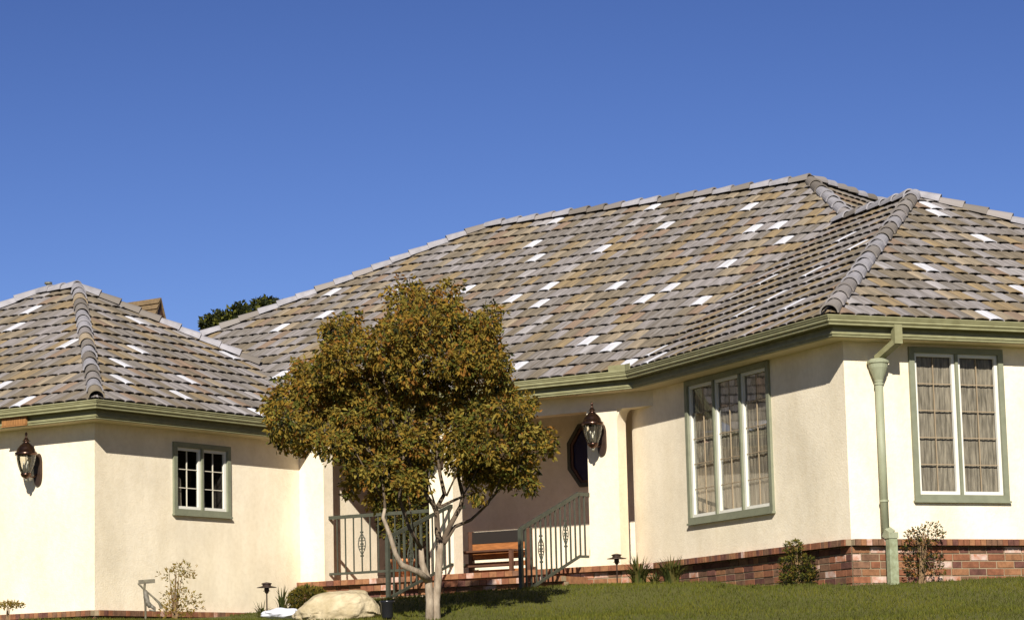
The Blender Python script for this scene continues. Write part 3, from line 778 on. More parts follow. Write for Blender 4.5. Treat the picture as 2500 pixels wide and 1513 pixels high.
# ridge and hip caps
def cap_mesh(mi):
    m = MB(); n = 10; r0, r1, L = 0.117, 0.090, 0.36
    for k in range(n):
        t0, t1 = math.pi * k / n, math.pi * (k + 1) / n
        f = lambda t, r, x, d=0: Vector((x, (r - d) * math.cos(t), (r - d) * math.sin(t)))
        m.poly([f(t0, r0, 0), f(t1, r0, 0), f(t1, r1, L), f(t0, r1, L)])
        m.poly([f(t0, r0, 0, 0.020), f(t1, r0, 0, 0.020), f(t1, r0, 0), f(t0, r0, 0)])
        m.poly([f(t0, r0, 0.08, 0.020), f(t1, r0, 0.08, 0.020), f(t1, r0, 0, 0.020), f(t0, r0, 0, 0.020)])
    return m.mesh('ridge_cap', TM[mi])
capm = {7: cap_mesh(7), 1: cap_mesh(1), 0: cap_mesh(0)}
capm[6] = cap_mesh(3)
def caps(p, q, start=0.0, light=(), lift=0.0, ex=0.335):
    d = (q - p); L = d.length; d.normalize(); y = Vector((0, 0, 1)).cross(d).normalized(); z = d.cross(y)
    n = max(1, round((L - start) / ex)); ex = (L - start - 0.03) / n
    for k in range(n):
        o = bpy.data.objects.new('ridge_cap', capm[6] if k in light else capm[R.choice((7, 7, 1, 0))]); COL.objects.link(o); o.parent = roof; o.matrix_parent_inverse = wm(roof).inverted()
        tl = Matrix.Rotation(0.03, 4, 'Y') @ Matrix.Translation((0, 0, 0.008))
        o.matrix_basis = Matrix.Translation(p + d * (start + k * ex) + z * (lift + R.uniform(-0.004, 0.006)) + y * R.uniform(-0.006, 0.006)) @ Matrix((d, y, z)).transposed().to_4x4() @ tl @ Matrix.Rotation(R.uniform(-0.03, 0.03), 4, 'Z')
caps(Rc + (u(L_) + u(R_)) * 0.06 + Z3 * 0.03, H, lift=-0.02)
caps(GL + (u(B_) + u(A_)) * 0.06 + Z3 * 0.03, HA, lift=-0.02, light=(0, 8, 15))
caps(b_, a_, lift=-0.03); caps(bp, b_, lift=-0.03, start=0.0)
caps(topP[1], a_, lift=-0.03); caps(HA, K_, lift=-0.03); caps(Ke, K_, lift=-0.03)
caps(Bq, HA, lift=-0.03); caps(RRt + (H - RRt).normalized() * 0.1 + Z3 * 0.03, H, lift=-0.03)
caps(X3, b_, lift=-0.03)
caps(H - (H - VT2).normalized() * 0.1, VT2, lift=-0.03) if (H - VT2).length > 0.3 else None
# plumbing vent on the left ridge
mb = MB(); pv = onplane(118, 703, GL, slA); mb.lathe([(0.035, -0.1), (0.035, 0.06), (0.06, 0.06), (0.06, 0.09), (0, 0.09)], 12, pv); mb.build('vent_pipe', M['pewter'], house)

# ------------------------------------------------------------------ downspout on the right wing
def onR(x, y, off): return onwall(x, y, W - u(L_) * off, R_)
Mr = Matrix((u(R_), u(L_), Z3)).transposed()
t0 = onwall(2189, 800, Rc + u(L_) * 0.06, R_); t1 = onwall(2190, 838, Rc + u(L_) * 0.06, R_)
dsp = MB(); dsp.box((t0 + t1) / 2 + Z3 * 0.015, (0.052, 0.04, (t0.z - t1.z) / 2 + 0.02), Mr)
o_ds = dsp.build('downspout', M['trim'], house); o_ds['label'] = 'pale green downspout with a funnel head'
f0 = onR(2143, 882, 0.10)
mb = MB(); mb.bar(t1 + Z3 * 0.02, f0 + Z3 * 0.03, 0.07, 0.095, up=u(R_)); mb.build('elbow', M['trim'], o_ds)
f1 = onR(2146, 930, 0.10); mb = MB()
zz0 = f0.z - f1.z
fc = (f0 + f1) / 2; fc.z = 0
mb.lathe([(0.0, f0.z + 0.03), (0.09, f0.z + 0.03), (0.132, f0.z), (0.132, f0.z - 0.022), (0.118, f0.z - 0.03), (0.110, f0.z - 0.075), (0.052, f1.z + 0.01), (0.052, f1.z - 0.01)], 20, fc)
mb.build('funnel_head', M['copper'], o_ds, smooth=False)
e1 = onR(2160, 1300, 0.10); pt = Vector((fc.x, fc.y, f1.z)); pb = Vector((fc.x, fc.y, e1.z))
mb = MB(); mb.tube([pt, pb], 0.047, 14); mb.build('pipe', M['copper'], o_ds, smooth=True)
mb = MB()
for yy in (937, 1222): q = onR(2146, yy, 0.10); mb.tube([Vector((fc.x, fc.y, q.z - 0.012)), Vector((fc.x, fc.y, q.z + 0.012))], 0.055, 14)
mb.build('pipe_band', M['copper'], o_ds)
l0 = onR(2176, 1306, 0.15); 
mb = MB(); mb.bar(pb + Z3 * 0.02, l0 - Z3 * 0.0, 0.11, 0.10, up=u(R_)); mb.box(l0 + Z3 * 0.0, (0.065, 0.05, 0.035), Mr); mb.build('offset_elbow', M['copper'], o_ds)
gb = gz(l0.x, l0.y)
mb = MB(); mb.box(Vector((l0.x, l0.y, (l0.z + gb) / 2 - 0.03)), (0.055, 0.04, (l0.z - gb) / 2 - 0.0), Mr); mb.build('lower_pipe', M['patina'], o_ds)

# wooden vent block set in the left fascia
mb = MB(); q0 = onwall(8, 1030, GL + u(B_) * 0.118, A_); q1 = onwall(67, 1024, GL + u(B_) * 0.118, A_); qc = (q0 + q1) / 2
Ma = Matrix((u(A_), u(B_), Z3)).transposed(); hw = (q1 - q0).length / 2
pl = MB(); pl.box(qc - u(B_) * 0.012, (hw, 0.012, 0.062), Ma)
for k in range(14): pl.box(qc + u(A_) * (hw * (-0.93 + k * 0.143)) - u(B_) * 0.028, (hw * 0.055, 0.006, 0.056), Ma)
pl.box(qc - u(B_) * 0.03 - Z3 * 0.07, (hw, 0.02, 0.008), Ma)
pl.build('fascia_block', M['plaque'], house)

# ------------------------------------------------------------------ wall lanterns
lp_ = thing('wall_lantern', 'copper capped glass lantern on the left front wall under the eave', 'lantern', (0, 0, 0), group='copper wall lanterns')
m_ = MB(); m_.lathe([(0.0, 0.0), (0.014, -0.012), (0.02, -0.03), (0.014, -0.05), (0.008, -0.06), (0.02, -0.078), (0.026, -0.09), (0.045, -0.118), (0.062, -0.122), (0.03, -0.13), (0.045, -0.15), (0.085, -0.185), (0.115, -0.225), (0.13, -0.27), (0.15, -0.278), (0.15, -0.318), (0.13, -0.32)], 24)
local(m_, 'cap', M['bronze'], lp_, True)
m_ = MB(); m_.lathe([(0.132, -0.318), (0.128, -0.37), (0.112, -0.45), (0.088, -0.52), (0.068, -0.56)], 24); local(m_, 'glass_shade', M['lampglass'], lp_, True)
m_ = MB()
for k in range(6):
    a0 = k * math.pi / 3 + 0.3; c_, s_ = math.cos(a0), math.sin(a0)
    m_.tube([(0.133 * c_, 0.133 * s_, -0.318), (0.113 * c_, 0.113 * s_, -0.45), (0.068 * c_, 0.068 * s_, -0.562)], 0.0035, 5)
local(m_, 'rib', M['pewter'], lp_)
for dx, dy in ((0.03, 0), (-0.018, 0.028), (-0.018, -0.028)):
    m_ = MB(); m_.tube([(dx, dy, -0.56), (dx, dy, -0.44)], 0.011, 8); m_.tube([(dx, dy, -0.44), (dx, dy, -0.415), (dx, dy, -0.39)], [0.006, 0.012, 0.002], 8); local(m_, 'candle', M['candle'], lp_, True)
m_ = MB(); m_.lathe([(0.0, -0.555), (0.074, -0.558), (0.074, -0.578), (0.060, -0.605), (0.03, -0.625), (0.012, -0.632)], 20); local(m_, 'cup', M['bronze'], lp_, True)
m_ = MB(); m_.lathe([(0.010, -0.628), (0.020, -0.640), (0.022, -0.652), (0.012, -0.668), (0.0, -0.675)], 16); local(m_, 'finial', M['pewter'], lp_, True)
m_ = MB()       # back plate, local +y is into the wall
pts = []
for k in range(24):
    t = 2 * math.pi * k / 24; xx = 0.062 * math.copysign(abs(math.cos(t)) ** 0.8, math.cos(t)); zz = 0.155 * math.sin(t) + (0.06 if math.sin(t) > 0 else -0.06)
    pts.append((xx, zz))
m_.poly([Vector((x, 0.205, z - 0.50)) for x, z in pts]);
for k in range(24):
    x0, z0 = pts[k]; x1, z1 = pts[(k + 1) % 24]; m_.poly([Vector((x0, 0.205, z0 - 0.5)), Vector((x1, 0.205, z1 - 0.5)), Vector((x1 * 1.15, 0.238, z1 * 1.05 - 0.5)), Vector((x0 * 1.15, 0.238, z0 * 1.05 - 0.5))])
m_.box((0, 0.16, -0.31), (0.02, 0.06, 0.014)); local(m_, 'back_plate', M['blackmetal'], lp_)
m_ = MB(); m_.tube([(0, 0.205, -0.56), (0, 0.15, -0.60), (0, 0.09, -0.60), (0, 0.05, -0.585)], 0.011, 8); local(m_, 'bracket', M['bronze'], lp_, True)
rz = rad(A_ - 180)
def setlamp(o, wallpt): p = wallpt - u(B_) * 0.24; o.location = p; o.rotation_euler = (0, 0, rz)
# local x = along wall, local y must be inward u(B_)
topz = lambda P, px, py: onwall(px, py, P - u(B_) * 0.24, A_)
p = topz(C, 64, 1054); setlamp(lp_, p + u(B_) * 0.24)
lm = copy_tree(lp_); lm['label'] = 'copper capped lantern on the middle porch column behind the tree'; s_ = (cols[1][0] + cols[1][1]) / 2; q = topz(P0, 1441, 981)
setlamp(lm, ps(s_, q.z))
lr = copy_tree(lp_); lr['label'] = 'copper capped glass lantern on the right porch column'; s_ = (cols[2][0] + cols[2][1]) / 2; setlamp(lr, ps(s_, q.z))

# ------------------------------------------------------------------ railings
RT = 0.034
def scroll(mbx, c, ax, w_=0.066, h_=0.16):
    for sg in (-1, 1):
        pts = [c + ax * (sg * w_ * math.sin(math.pi * t)) + Z3 * (h_ * (1 - 2 * t)) for t in [k / 12 for k in range(13)]]
        mbx.tube(pts, 0.007, 5)
        for zc in (0.07, -0.05):
            cc = c + ax * sg * 0.032 + Z3 * zc
            mbx.tube([cc + ax * 0.024 * math.cos(t) + Z3 * 0.024 * math.sin(t) for t in [k * 0.55 for k in range(11)]], 0.007, 5)
    for zc in (h_ + 0.01, -h_ - 0.01, 0):
        mbx.box(c + Z3 * zc, (0.022, 0.012, 0.012), Mp)
def railing_straight():
    po = P0 - u(B_) * 0.02 + u(B_) * 0.14
    g = lambda x, y: onwall(x, y, po, A_)
    a, b = g(803, 1262), g(1046, 1248); t = thing('porch_railing', 'grey green iron railing between the left and middle porch columns', 'railing', (g(900, 1420)))
    zt = 0.5 * (a.z + b.z); c, d = g(806, 1400), g(1046, 1388); zb = 0.5 * (c.z + d.z)
    zt = a.z * 0.5 + b.z * 0.5
    A0, B0 = Vector((a.x, a.y, zt)), Vector((b.x, b.y, zt)); C0, D0 = Vector((a.x, a.y, zb)), Vector((b.x, b.y, zb))
    mb = MB(); mb.bar(A0, B0, 0.028, 0.05); mb.build('top_rail', M['rail'], t)
    mb = MB(); mb.bar(C0, D0, 0.028, 0.035); mb.build('bottom_rail', M['rail'], t)
    n = 12
    for k in range(1, n):
        p = C0.lerp(D0, k / n); q = A0.lerp(B0, k / n); mb = MB(); mb.bar(p, q, 0.016); mb.build('baluster', M['rail'], t)
        if k in (4, 8):
            mb = MB(); scroll(mb, (p + q) / 2, u(A_)); mb.build('scroll_ornament', M['rail'], t)
railing_straight()
def stair_rail(spx, newel_x, ytop, ybot, colx, ycol, flat_x, ybcol, label, orn, nb):
    """rail in a vertical plane heading B_ that meets the porch front at spx"""
    Pp = ps(spx, 0)
    g = lambda x, y: onwall(x, y, Pp, B_)
    n0 = g(newel_x, ytop); n1 = g(newel_x, ybot); e0 = g(colx, ycol); 
    t = thing('stair_railing', label, 'railing', n1, group='stair railings')
    gr = gz(n0.x, n0.y) - 0.05
    mb = MB(); mb.bar(Vector((n0.x, n0.y, gr)), n0 + Z3 * 0.01, 0.05); mb.build('newel_post', M['rail'], t)
    k0 = g(flat_x, ycol + 1); k0.z = e0.z
    mb = MB(); mb.bar(n0, k0, 0.03, 0.05); mb.bar(k0 - (k0 - n0).normalized() * 0.012, e0, 0.03, 0.05); mb.build('handrail', M['rail'], t)
    b1 = g(colx, ybcol); kb = Vector((k0.x, k0.y, b1.z)); nb0 = Vector((n0.x, n0.y, b1.z - (k0.z - n0.z)))
    mb = MB(); mb.bar(nb0, kb, 0.026, 0.035); mb.bar(kb - (kb - nb0).normalized() * 0.01, b1, 0.026, 0.035); mb.build('lower_rail', M['rail'], t)
    L = (e0 - n0).dot(u(B_)); Lk = (k0 - n0).dot(u(B_))
    for k in range(1, nb):
        dd = L * k / nb; base_ = n0 + u(B_) * dd
        if dd < Lk: f = dd / Lk; zt = n0.z + (k0.z - n0.z) * f; zb = nb0.z + (kb.z - nb0.z) * f
        else: zt = k0.z; zb = kb.z
        mb = MB(); mb.bar(Vector((base_.x, base_.y, zb)), Vector((base_.x, base_.y, zt)), 0.019); mb.build('baluster', M['rail'], t)
        if k in orn:
            mb = MB(); scroll(mb, Vector((base_.x, base_.y, (zt + zb) / 2)), u(B_)); mb.build('scroll_ornament', M['rail'], t)
stair_rail(cols[2][0] - 0.0, 1270, 1291, 1442, 1437, 1207, 1412, 1358, 'iron stair railing climbing to the right porch column', (4, 9), 14)
stair_rail(cols[1][1] + 0.02, 946, 1312, 1462, 1134, 1237, 1100, 1378, 'iron stair railing climbing behind the tree to the middle column', (4, 9), 14)

# ------------------------------------------------------------------ bench
bd = DB - 0.75
bl, br = onwall(1150, 1300, ps(0, 0, bd), A_), onwall(1292, 1290, ps(0, 0, bd), A_)
sl_, sr_ = (bl - P0).dot(u(A_)), (br - P0).dot(u(A_))
bt = thing('garden_bench', 'varnished wooden bench with a slatted back against the porch wall', 'bench', ps((sl_ + sr_) / 2, FLOOR, bd))
ztop = bl.z
def bb(name, s0, s1, z0, z1, b0, b1, m):
    mb = MB(); mb.box(ps((s0 + s1) / 2, (z0 + z1) / 2, (b0 + b1) / 2), (abs(s1 - s0) / 2, abs(b1 - b0) / 2, abs(z1 - z0) / 2), Mp); return mb.build(name, m, bt)
for s in (sl_, sr_):
    bb('leg', s - 0.025, s + 0.025, FLOOR, FLOOR + 0.335, bd - 0.50, bd - 0.45, M['darkwood']); bb('leg', s - 0.035, s + 0.035, FLOOR, ztop + 0.01, bd - 0.03, bd + 0.03, M['darkwood'])
bb('top_rail', sl_, sr_, ztop - 0.17, ztop, bd - 0.025, bd + 0.02, M['dark'])
for k, (za, zb2, m_) in enumerate(((0.171, 0.275, 'wood'), (0.288, 0.39, 'wood'), (0.44, 0.51, 'wood'), (0.55, 0.60, 'wood'), (0.66, 0.70, 'darkwood'))):
    if ztop - zb2 > FLOOR + 0.02: bb('slat', sl_ - 0.03, sr_ + 0.03, ztop - zb2, ztop - za, bd - 0.02, bd + 0.005, M[m_])
for k in range(4): bb('slat', sl_ - 0.03, sr_ + 0.03, FLOOR + 0.335, FLOOR + 0.36, bd - 0.48 + k * 0.11, bd - 0.39 + k * 0.11, M['darkwood'])
bb('stretcher', sl_, sr_, FLOOR + 0.14, FLOOR + 0.19, bd - 0.24, bd - 0.20, M['darkwood']); bb('stretcher', sl_, sr_, FLOOR + 0.25, FLOOR + 0.29, bd - 0.01, bd + 0.02, M['darkwood'])

# ------------------------------------------------------------------ foliage helpers
def leaf(mb, p, d, size, mi, wid=0.5):
    d = d.normalized(); sidev = d.cross(Vector((R.uniform(-1, 1), R.uniform(-1, 1), R.uniform(-1, 1)))).normalized() * size * wid * 0.5
    up = d.cross(sidev).normalized() * size * 0.12
    a = p; b = p + d * size * 0.45 + sidev + up; c = p + d * size; e = p + d * size * 0.45 - sidev + up
    k = len(mb.v); mb.v += [a, b, c, e]; mb.f.append((k, k + 1, k + 2)); mb.f.append((k, k + 2, k + 3)); mb.mi += [mi, mi]
def rv(): 
    while True:
        v = Vector((R.uniform(-1, 1), R.uniform(-1, 1), R.uniform(-1, 1)))
        if 0.01 < v.length <= 1: return v

# ------------------------------------------------------------------ the lawn tree
TY = 30.0
T = lambda x, y, dy=0.0: aty(x, y, TY + dy)
root = T(1055, 1512); root.z = gz(root.x, root.y)
tree = thing('ornamental_pear_tree', 'young multi stemmed tree with olive and rust coloured leaves on the lawn', 'tree', root)
trk = MB()
b0 = root - Z3 * 0.15
trk.tube([b0 + Vector((-0.035, 0, 0)), T(1050, 1470), T(1046, 1420), T(1030, 1372, -.05), T(1028, 1338, -.08)], [0.056, 0.048, 0.045, 0.036, 0.028], 10)
trk.tube([b0 + Vector((0.05, 0.02, 0)), T(1064, 1470, .03), T(1070, 1410, .05), T(1073, 1350, .05), T(1075, 1325, .05)], [0.056, 0.048, 0.044, 0.040, 0.036], 10)
trk.tube([T(1048, 1418), T(1020, 1395, -.2), T(980, 1378, -.3), T(965, 1350, -.35), T(950, 1300, -.4), T(935, 1262, -.4), T(940, 1240, -.4)], [0.042, 0.036, 0.034, 0.028, 0.026, 0.022, 0.018], 8)
trk.build('trunk', M['bark'], tree, smooth=True)
lim = MB()
def limb(pts, r0, r1): lim.tube(pts, [r0 + (r1 - r0) * i / (len(pts) - 1) for i in range(len(pts))], 6)
limb([T(1075, 1330, .05), T(1068, 1300, .1), T(1066, 1250, .1), T(1058, 1232, .1), T(1035, 1200, 0), T(1000, 1130, -.2), T(960, 1030, -.3), T(930, 900, -.3)], 0.04, 0.012)
limb([T(1066, 1240, .1), T(1085, 1205, .2), T(1075, 1160, .2), T(1060, 1050, .1), T(1040, 900, 0), T(1010, 760, 0)], 0.03, 0.008)
limb([T(1076, 1330, .05), T(1100, 1280, .3), T(1125, 1235, .4), T(1130, 1210, .4), T(1118, 1160, .5), T(1140, 1050, .5), T(1150, 900, .4), T(1100, 760, .3)], 0.036, 0.008)
limb([T(1072, 1238, .1), T(1105, 1222, .3), T(1128, 1212, .4)], 0.02, 0.014)
limb([T(1085, 1325, .05), T(1110, 1285, .4), T(1150, 1268, .6), T(1190, 1230, .8), T(1230, 1150, .9), T(1280, 1090, 1)], 0.026, 0.007)
limb([T(1170, 1250, .7), T(1210, 1205, .6), T(1250, 1150, .5), T(1310, 1090, .4)], 0.014, 0.005)
limb([T(1028, 1338, -.08), T(1000, 1290, -.2), T(975, 1220, -.2), T(930, 1130, .1), T(850, 1020, .4), T(720, 960, .5)], 0.026, 0.006)
limb([T(940, 1240, -.4), T(935, 1180, -.3), T(900, 1090, -.2), T(860, 980, -.2), T(830, 830, -.2)], 0.018, 0.005)
limb([T(975, 1220, -.5), T(985, 1120, -.3), T(1000, 1000, -.2), T(990, 860, -.1)], 0.02, 0.006)
limb([T(1140, 1050, .5), T(1190, 960, .6), T(1200, 850, .6)], 0.014, 0.005)
for (x0_, y0_, x1_, y1_) in ((975, 1225, 900, 1120), (985, 1230, 945, 1100), (1000, 1240, 1005, 1120), (940, 1245, 880, 1130), (1066, 1245, 1030, 1130), (1125, 1215, 1175, 1120), (1190, 1232, 1240, 1130), (1090, 1210, 1120, 1110), (1060, 1235, 1010, 1150), (960, 1150, 860, 1060), (1000, 1290, 955, 1180), (1028, 1338, 1005, 1250)):
    dz_ = R.uniform(-.35, .35); limb([T(x0_, y0_, dz_ * .4), T(x0_ * .6 + x1_ * .4 + R.uniform(-8, 8), y0_ * .6 + y1_ * .4, dz_), T(x1_ + R.uniform(-8, 8), y1_, dz_), T(2 * x1_ - (x0_ + x1_) / 2, y1_ - 60, dz_)], 0.013, 0.004)
lobes = [(1000, 745, 48), (985, 800, 62), (1090, 750, 50), (1050, 815, 68), (1120, 800, 48), (930, 845, 60), (852, 800, 38), (815, 815, 30), (840, 880, 60), (790, 905, 42), (1190, 790, 38), (1150, 850, 58), (1205, 845, 30), (900, 930, 70), (980, 890, 60), (1160, 930, 62), (1215, 930, 42), (760, 930, 48), (705, 960, 36), (672, 985, 28), (690, 1030, 46), (770, 1000, 60), (850, 1000, 66), (940, 1000, 66), (1050, 990, 40), (1240, 1000, 52), (1170, 1010, 58), (1100, 1050, 46), (1015, 1080, 38), (1290, 990, 26), (1265, 1060, 46), (1320, 1075, 30), (1345, 1095, 16), (1195, 1095, 52), (1265, 1135, 40), (1215, 1165, 42), (1285, 1175, 20), (1130, 1120, 40), (980, 1110, 62), (895, 1080, 62), (815, 1075, 44), (740, 1075, 34), (690, 1080, 22), (880, 1150, 46), (955, 1180, 46), (860, 1195, 24), (1010, 1180, 34), (920, 1220, 30), (1170, 1200, 24), (1000, 950, 46), (1035, 1130, 20), (1125, 1075, 40), (985, 1175, 40), (930, 1150, 40), (1160, 1140, 34), (835, 940, 40), (1110, 985, 26), (1085, 885, 42), (1130, 900, 40), (1205, 885, 34), (1060, 935, 34), (1180, 860, 40), (820, 860, 36), (1235, 960, 30)]
crown = MB(); tw = MB()
for (lx, ly, lr_) in lobes:
    Rm = lr_ / FPX * TY * 1.0
    for sub in range(3 if lr_ > 30 else 2):
        dy = R.uniform(-0.9, 0.9) * (1 if lr_ > 30 else 0.5); sr = R.uniform(0.5, 1.0)
        c = T(lx + R.uniform(-.3, .3) * lr_, ly + R.uniform(-.3, .3) * lr_, dy)
        nl = int(lr_ * lr_ * sr * sr / 1.2 / (3 if lr_ > 30 else 2) / 7.2) + 4
        for k in range(nl):
            v = rv(); v = v.normalized() * ((v.length ** 0.6) if R.random() < 0.80 else R.uniform(1.0, 1.4))
            sp = c + Vector((v.x * Rm, v.y * Rm * 1.2, v.z * Rm)) * sr + rv() * 0.05
            topness = (sp.z - 3.0) / 1.8
            # a sprig of leaves round a twig tip
            d0 = (v * 0.7 + Vector((0, 0, 0.25)) + rv() * 0.6).normalized()
            base_mi = R.choices((0, 1, 2, 3, 4, 5), (5, max(.4, 2.6 - 2.2 * topness), 3.0 + 2.4 * topness, 0.9 + 1.8 * topness, 1.5, 0.9))[0]
            if k % 4 == 0: tw.tube([sp - d0 * 0.10, sp], [0.004, 0.002], 3, cap=False)
            for j in range(6):
                mi = base_mi if R.random() < 0.7 else R.randrange(6)
                leaf(crown, sp + rv() * 0.052, (d0 * 0.6 + rv() * 0.8 + Vector((0, -0.15, -0.55))), R.uniform(0.040, 0.080), mi, 0.52)
crown.build('crown', LV, tree)
tw.v += []; lim.build('limbs', M['limb'], tree, smooth=True)
tw.build('twigs', M['twig'], tree)

# ------------------------------------------------------------------ background tree and neighbouring roof
bgp = aty(590, 790, 70); bgp.z = 1.0
bt2 = thing('oak_tree', 'dark evergreen tree top showing above the roof valley on the left', 'tree', bgp)
mb = MB(); cr = MB(); 
top = aty(600, 800, 70); mb.tube([bgp, Vector((bgp.x, 70, 6)), top], [0.35, 0.25, 0.12], 8)
for k, (x, y) in enumerate(((520, 800), (580, 780), (640, 765))): mb.tube([Vector((bgp.x, 70, 6)), aty(x, y + 30, 70), aty(x, y, 70)], [0.15, 0.08, 0.04], 6)
mb.build('trunk', M['twig'], bt2)
for (lx, ly, lr_) in [(510, 796, 13), (530, 786, 18), (520, 805, 20), (555, 790, 20), (578, 772, 16), (595, 762, 14), (600, 785, 26), (635, 750, 12), (658, 744, 9), (648, 765, 20), (680, 752, 12), (700, 780, 24), (560, 835, 40), (640, 825, 44)]:
    c = aty(lx, ly, 70); Rm = lr_ / FPX * 70
    for k in range(int(lr_ * 26)):
        v = rv(); v = v.normalized() * v.length ** 0.6; leaf(cr, c + v * Rm + Vector((0, R.uniform(-.8, .8), 0)), v + rv(), R.uniform(0.09, 0.17), R.choice((5, 5, 1)), 0.6)
cr.build('crown', LV, bt2)
# neighbour's shingled roof peak
r1, r0 = aty(394, 727, 75), aty(300, 741, 75)
nh = thing('neighbour_house', 'brown cedar shingled roof peak just visible behind the left ridge', 'house', Vector((r1.x - 1, 77, 1.2)))
dn = Vector((0.55, -0.83, 0)); ln = (r1 - r0).normalized()
bkd = Vector((0.35, 0.93, 0))
mb = MB()
fl = r1 + Vector((-0.25, -1.2, -1.6)); mb.poly([r0 - ln * 4, r1, fl, fl - ln * 5.2]); rb = r1 + Vector((0.42, 1.2, -2.4)); mb.poly([r0 - ln * 4, r1, rb, rb - ln * 5.2])
sh = mb.build('roof', M['shingle'], nh)
for row in range(9):
    t0_, t1_ = row / 9, (row + 1.15) / 9; mb = MB()
    e0_ = r1 + (fl - r1) * t0_; e1_ = r1 + (fl - r1) * t1_; off = Vector((-0.02, -0.07, 0.03)) 
    a1, a2 = e0_ - ln * 0.0, e1_; mb.poly([a1 + off * 0.2 - ln * 4, a1 + off * 0.2, a2 + off, a2 + off - ln * 4]); mb.poly([a2 + off, a2 + off - ln * 4, a2 - ln * 4, a2])
    mb.build('shingle_course', M['shingle'], sh)
mb = MB(); mb.poly([r1 - Vector((0.05, 0, 0.03)), fl - Vector((0.05, 0, 0)), rb - Vector((0.05, 0, 0))]); mb.build('gable_end', M['darkwood'], nh)
mb = MB(); mb.box((r1.x - 2.8, 76.2, 3.2), (2.3, 0.9, 2.6)); mb.build('wall', M['stucco'], nh)

# ------------------------------------------------------------------ garden things
def gpt(x, y, Y): p = aty(x, y, Y); return Vector((p.x, p.y, gz(p.x, p.y)))
# boulder
bc = aty(820, 1489, 30.7)
bm = bmesh.new(); bmesh.ops.create_icosphere(bm, subdivisions=5, radius=1.0)
for v in bm.verts:
    p = v.co.copy(); n1 = noise.noise(p * 1.1 + Vector((3, 1, 5))) * 0.16 + noise.noise(p * 2.6) * 0.07 + noise.noise(p * 6) * 0.045 + noise.noise(p * 13) * 0.020 + noise.noise(p * 27) * 0.008
    p *= 1 + n1; q = Vector((p.x * 0.50, p.y * 0.36, p.z * 0.235))
    q.z += 0.09 * max(-1, min(1, q.x / 0.45)) * (1 if q.z > 0 else 0.4); q.z += -0.09 * max(0, q.x - 0.35) * 3 * (1 if q.z > 0 else 0)
    v.co = q
me = bpy.data.meshes.new('boulder'); bm.to_mesh(me); bm.free(); me.materials.append(M['rock'])
for pl_ in me.polygons: pl_.use_smooth = True
bo = bpy.data.objects.new('boulder', me); COL.objects.link(bo); bo.location = bc + Vector((0, 0, -0.02)); tag(bo, 'large cream coloured boulder at the edge of the lawn', 'boulder')
# pale flat rock
bm = bmesh.new(); bmesh.ops.create_icosphere(bm, subdivisions=4, radius=1.0)
for v in bm.verts: p = v.co; k_ = 1 + noise.noise(p * 2.2) * 0.25; v.co = Vector((p.x * 0.27 * k_, p.y * 0.2 * k_, p.z * 0.075 * k_))
me = bpy.data.meshes.new('flat_rock'); bm.to_mesh(me); bm.free(); me.materials.append(M['palerock'])
for pl_ in me.polygons: pl_.use_smooth = True
fr_ = bpy.data.objects.new('flat_rock', me); COL.objects.link(fr_); fr_.location = aty(690, 1498, 33.9); tag(fr_, 'low white rock to the left of the cream boulder', 'rock')
# path lights
def path_light():
    t = thing('path_light', 'dark metal garden light with a wide brim left of the boulder', 'garden light', (0, 0, 0), group='brimmed garden path lights')
    m_ = MB(); m_.lathe([(0, 0.40), (0.03, 0.395), (0.066, 0.385), (0.07, 0.375), (0.056, 0.37), (0.056, 0.34), (0.06, 0.335), (0.0, 0.335)], 16); local(m_, 'cap', M['blackmetal'], t)
    m_ = MB(); m_.lathe([(0.05, 0.352), (0.128, 0.334), (0.13, 0.328), (0.05, 0.338)], 20); local(m_, 'brim', M['blackmetal'], t)
    m_ = MB(); m_.lathe([(0.03, 0.335), (0.034, 0.30), (0.026, 0.27), (0.012, 0.25)], 12); m_.tube([(-0.045, 0, 0.285), (0.045, 0, 0.285)], 0.004, 5); local(m_, 'lamp_housing', M['blackmetal'], t)
    m_ = MB(); m_.tube([(0, 0, -0.06), (0, 0, 0.27)], 0.009, 8); local(m_, 'stake', M['blackmetal'], t)
    return t
pl1 = path_light(); 
def place_pl(o, px, ytop, Y):
    p = aty(px, ytop, Y); g = gz(p.x, p.y); o.location = (p.x, p.y, p.z - 0.40); 
place_pl(pl1, 651, 1420, 34.2)
pl2 = copy_tree(pl1); pl2['label'] = 'dark metal garden light with a wide brim below the right porch column'; place_pl(pl2, 1505, 1350, 34.6)
# spot light by the trunk
sp_ = aty(946, 1509, 30.2); gzs = gz(sp_.x, sp_.y)
spt = thing('flood_light', 'short black garden flood light left of the tree trunk', 'garden light', (sp_.x, sp_.y, sp_.z))
m_ = MB(); m_.lathe([(0, 0), (0.062, 0), (0.068, 0.02), (0.075, 0.17), (0.088, 0.185), (0.088, 0.205), (0.07, 0.205), (0.065, 0.19), (0, 0.18)], 20); local(m_, 'housing', mat('black_gloss', (0.012, 0.012, 0.014), 0.25, spec=0.5), spt, True)
m_ = MB(); m_.box((0, 0, -0.1), (0.02, 0.02, 0.11)); m_.tube([(0.01, -0.03, 0.0), (0.14, -0.05, -0.03), (0.26, 0.0, -0.03)], 0.008, 6); local(m_, 'stake', M['blackmetal'], spt)
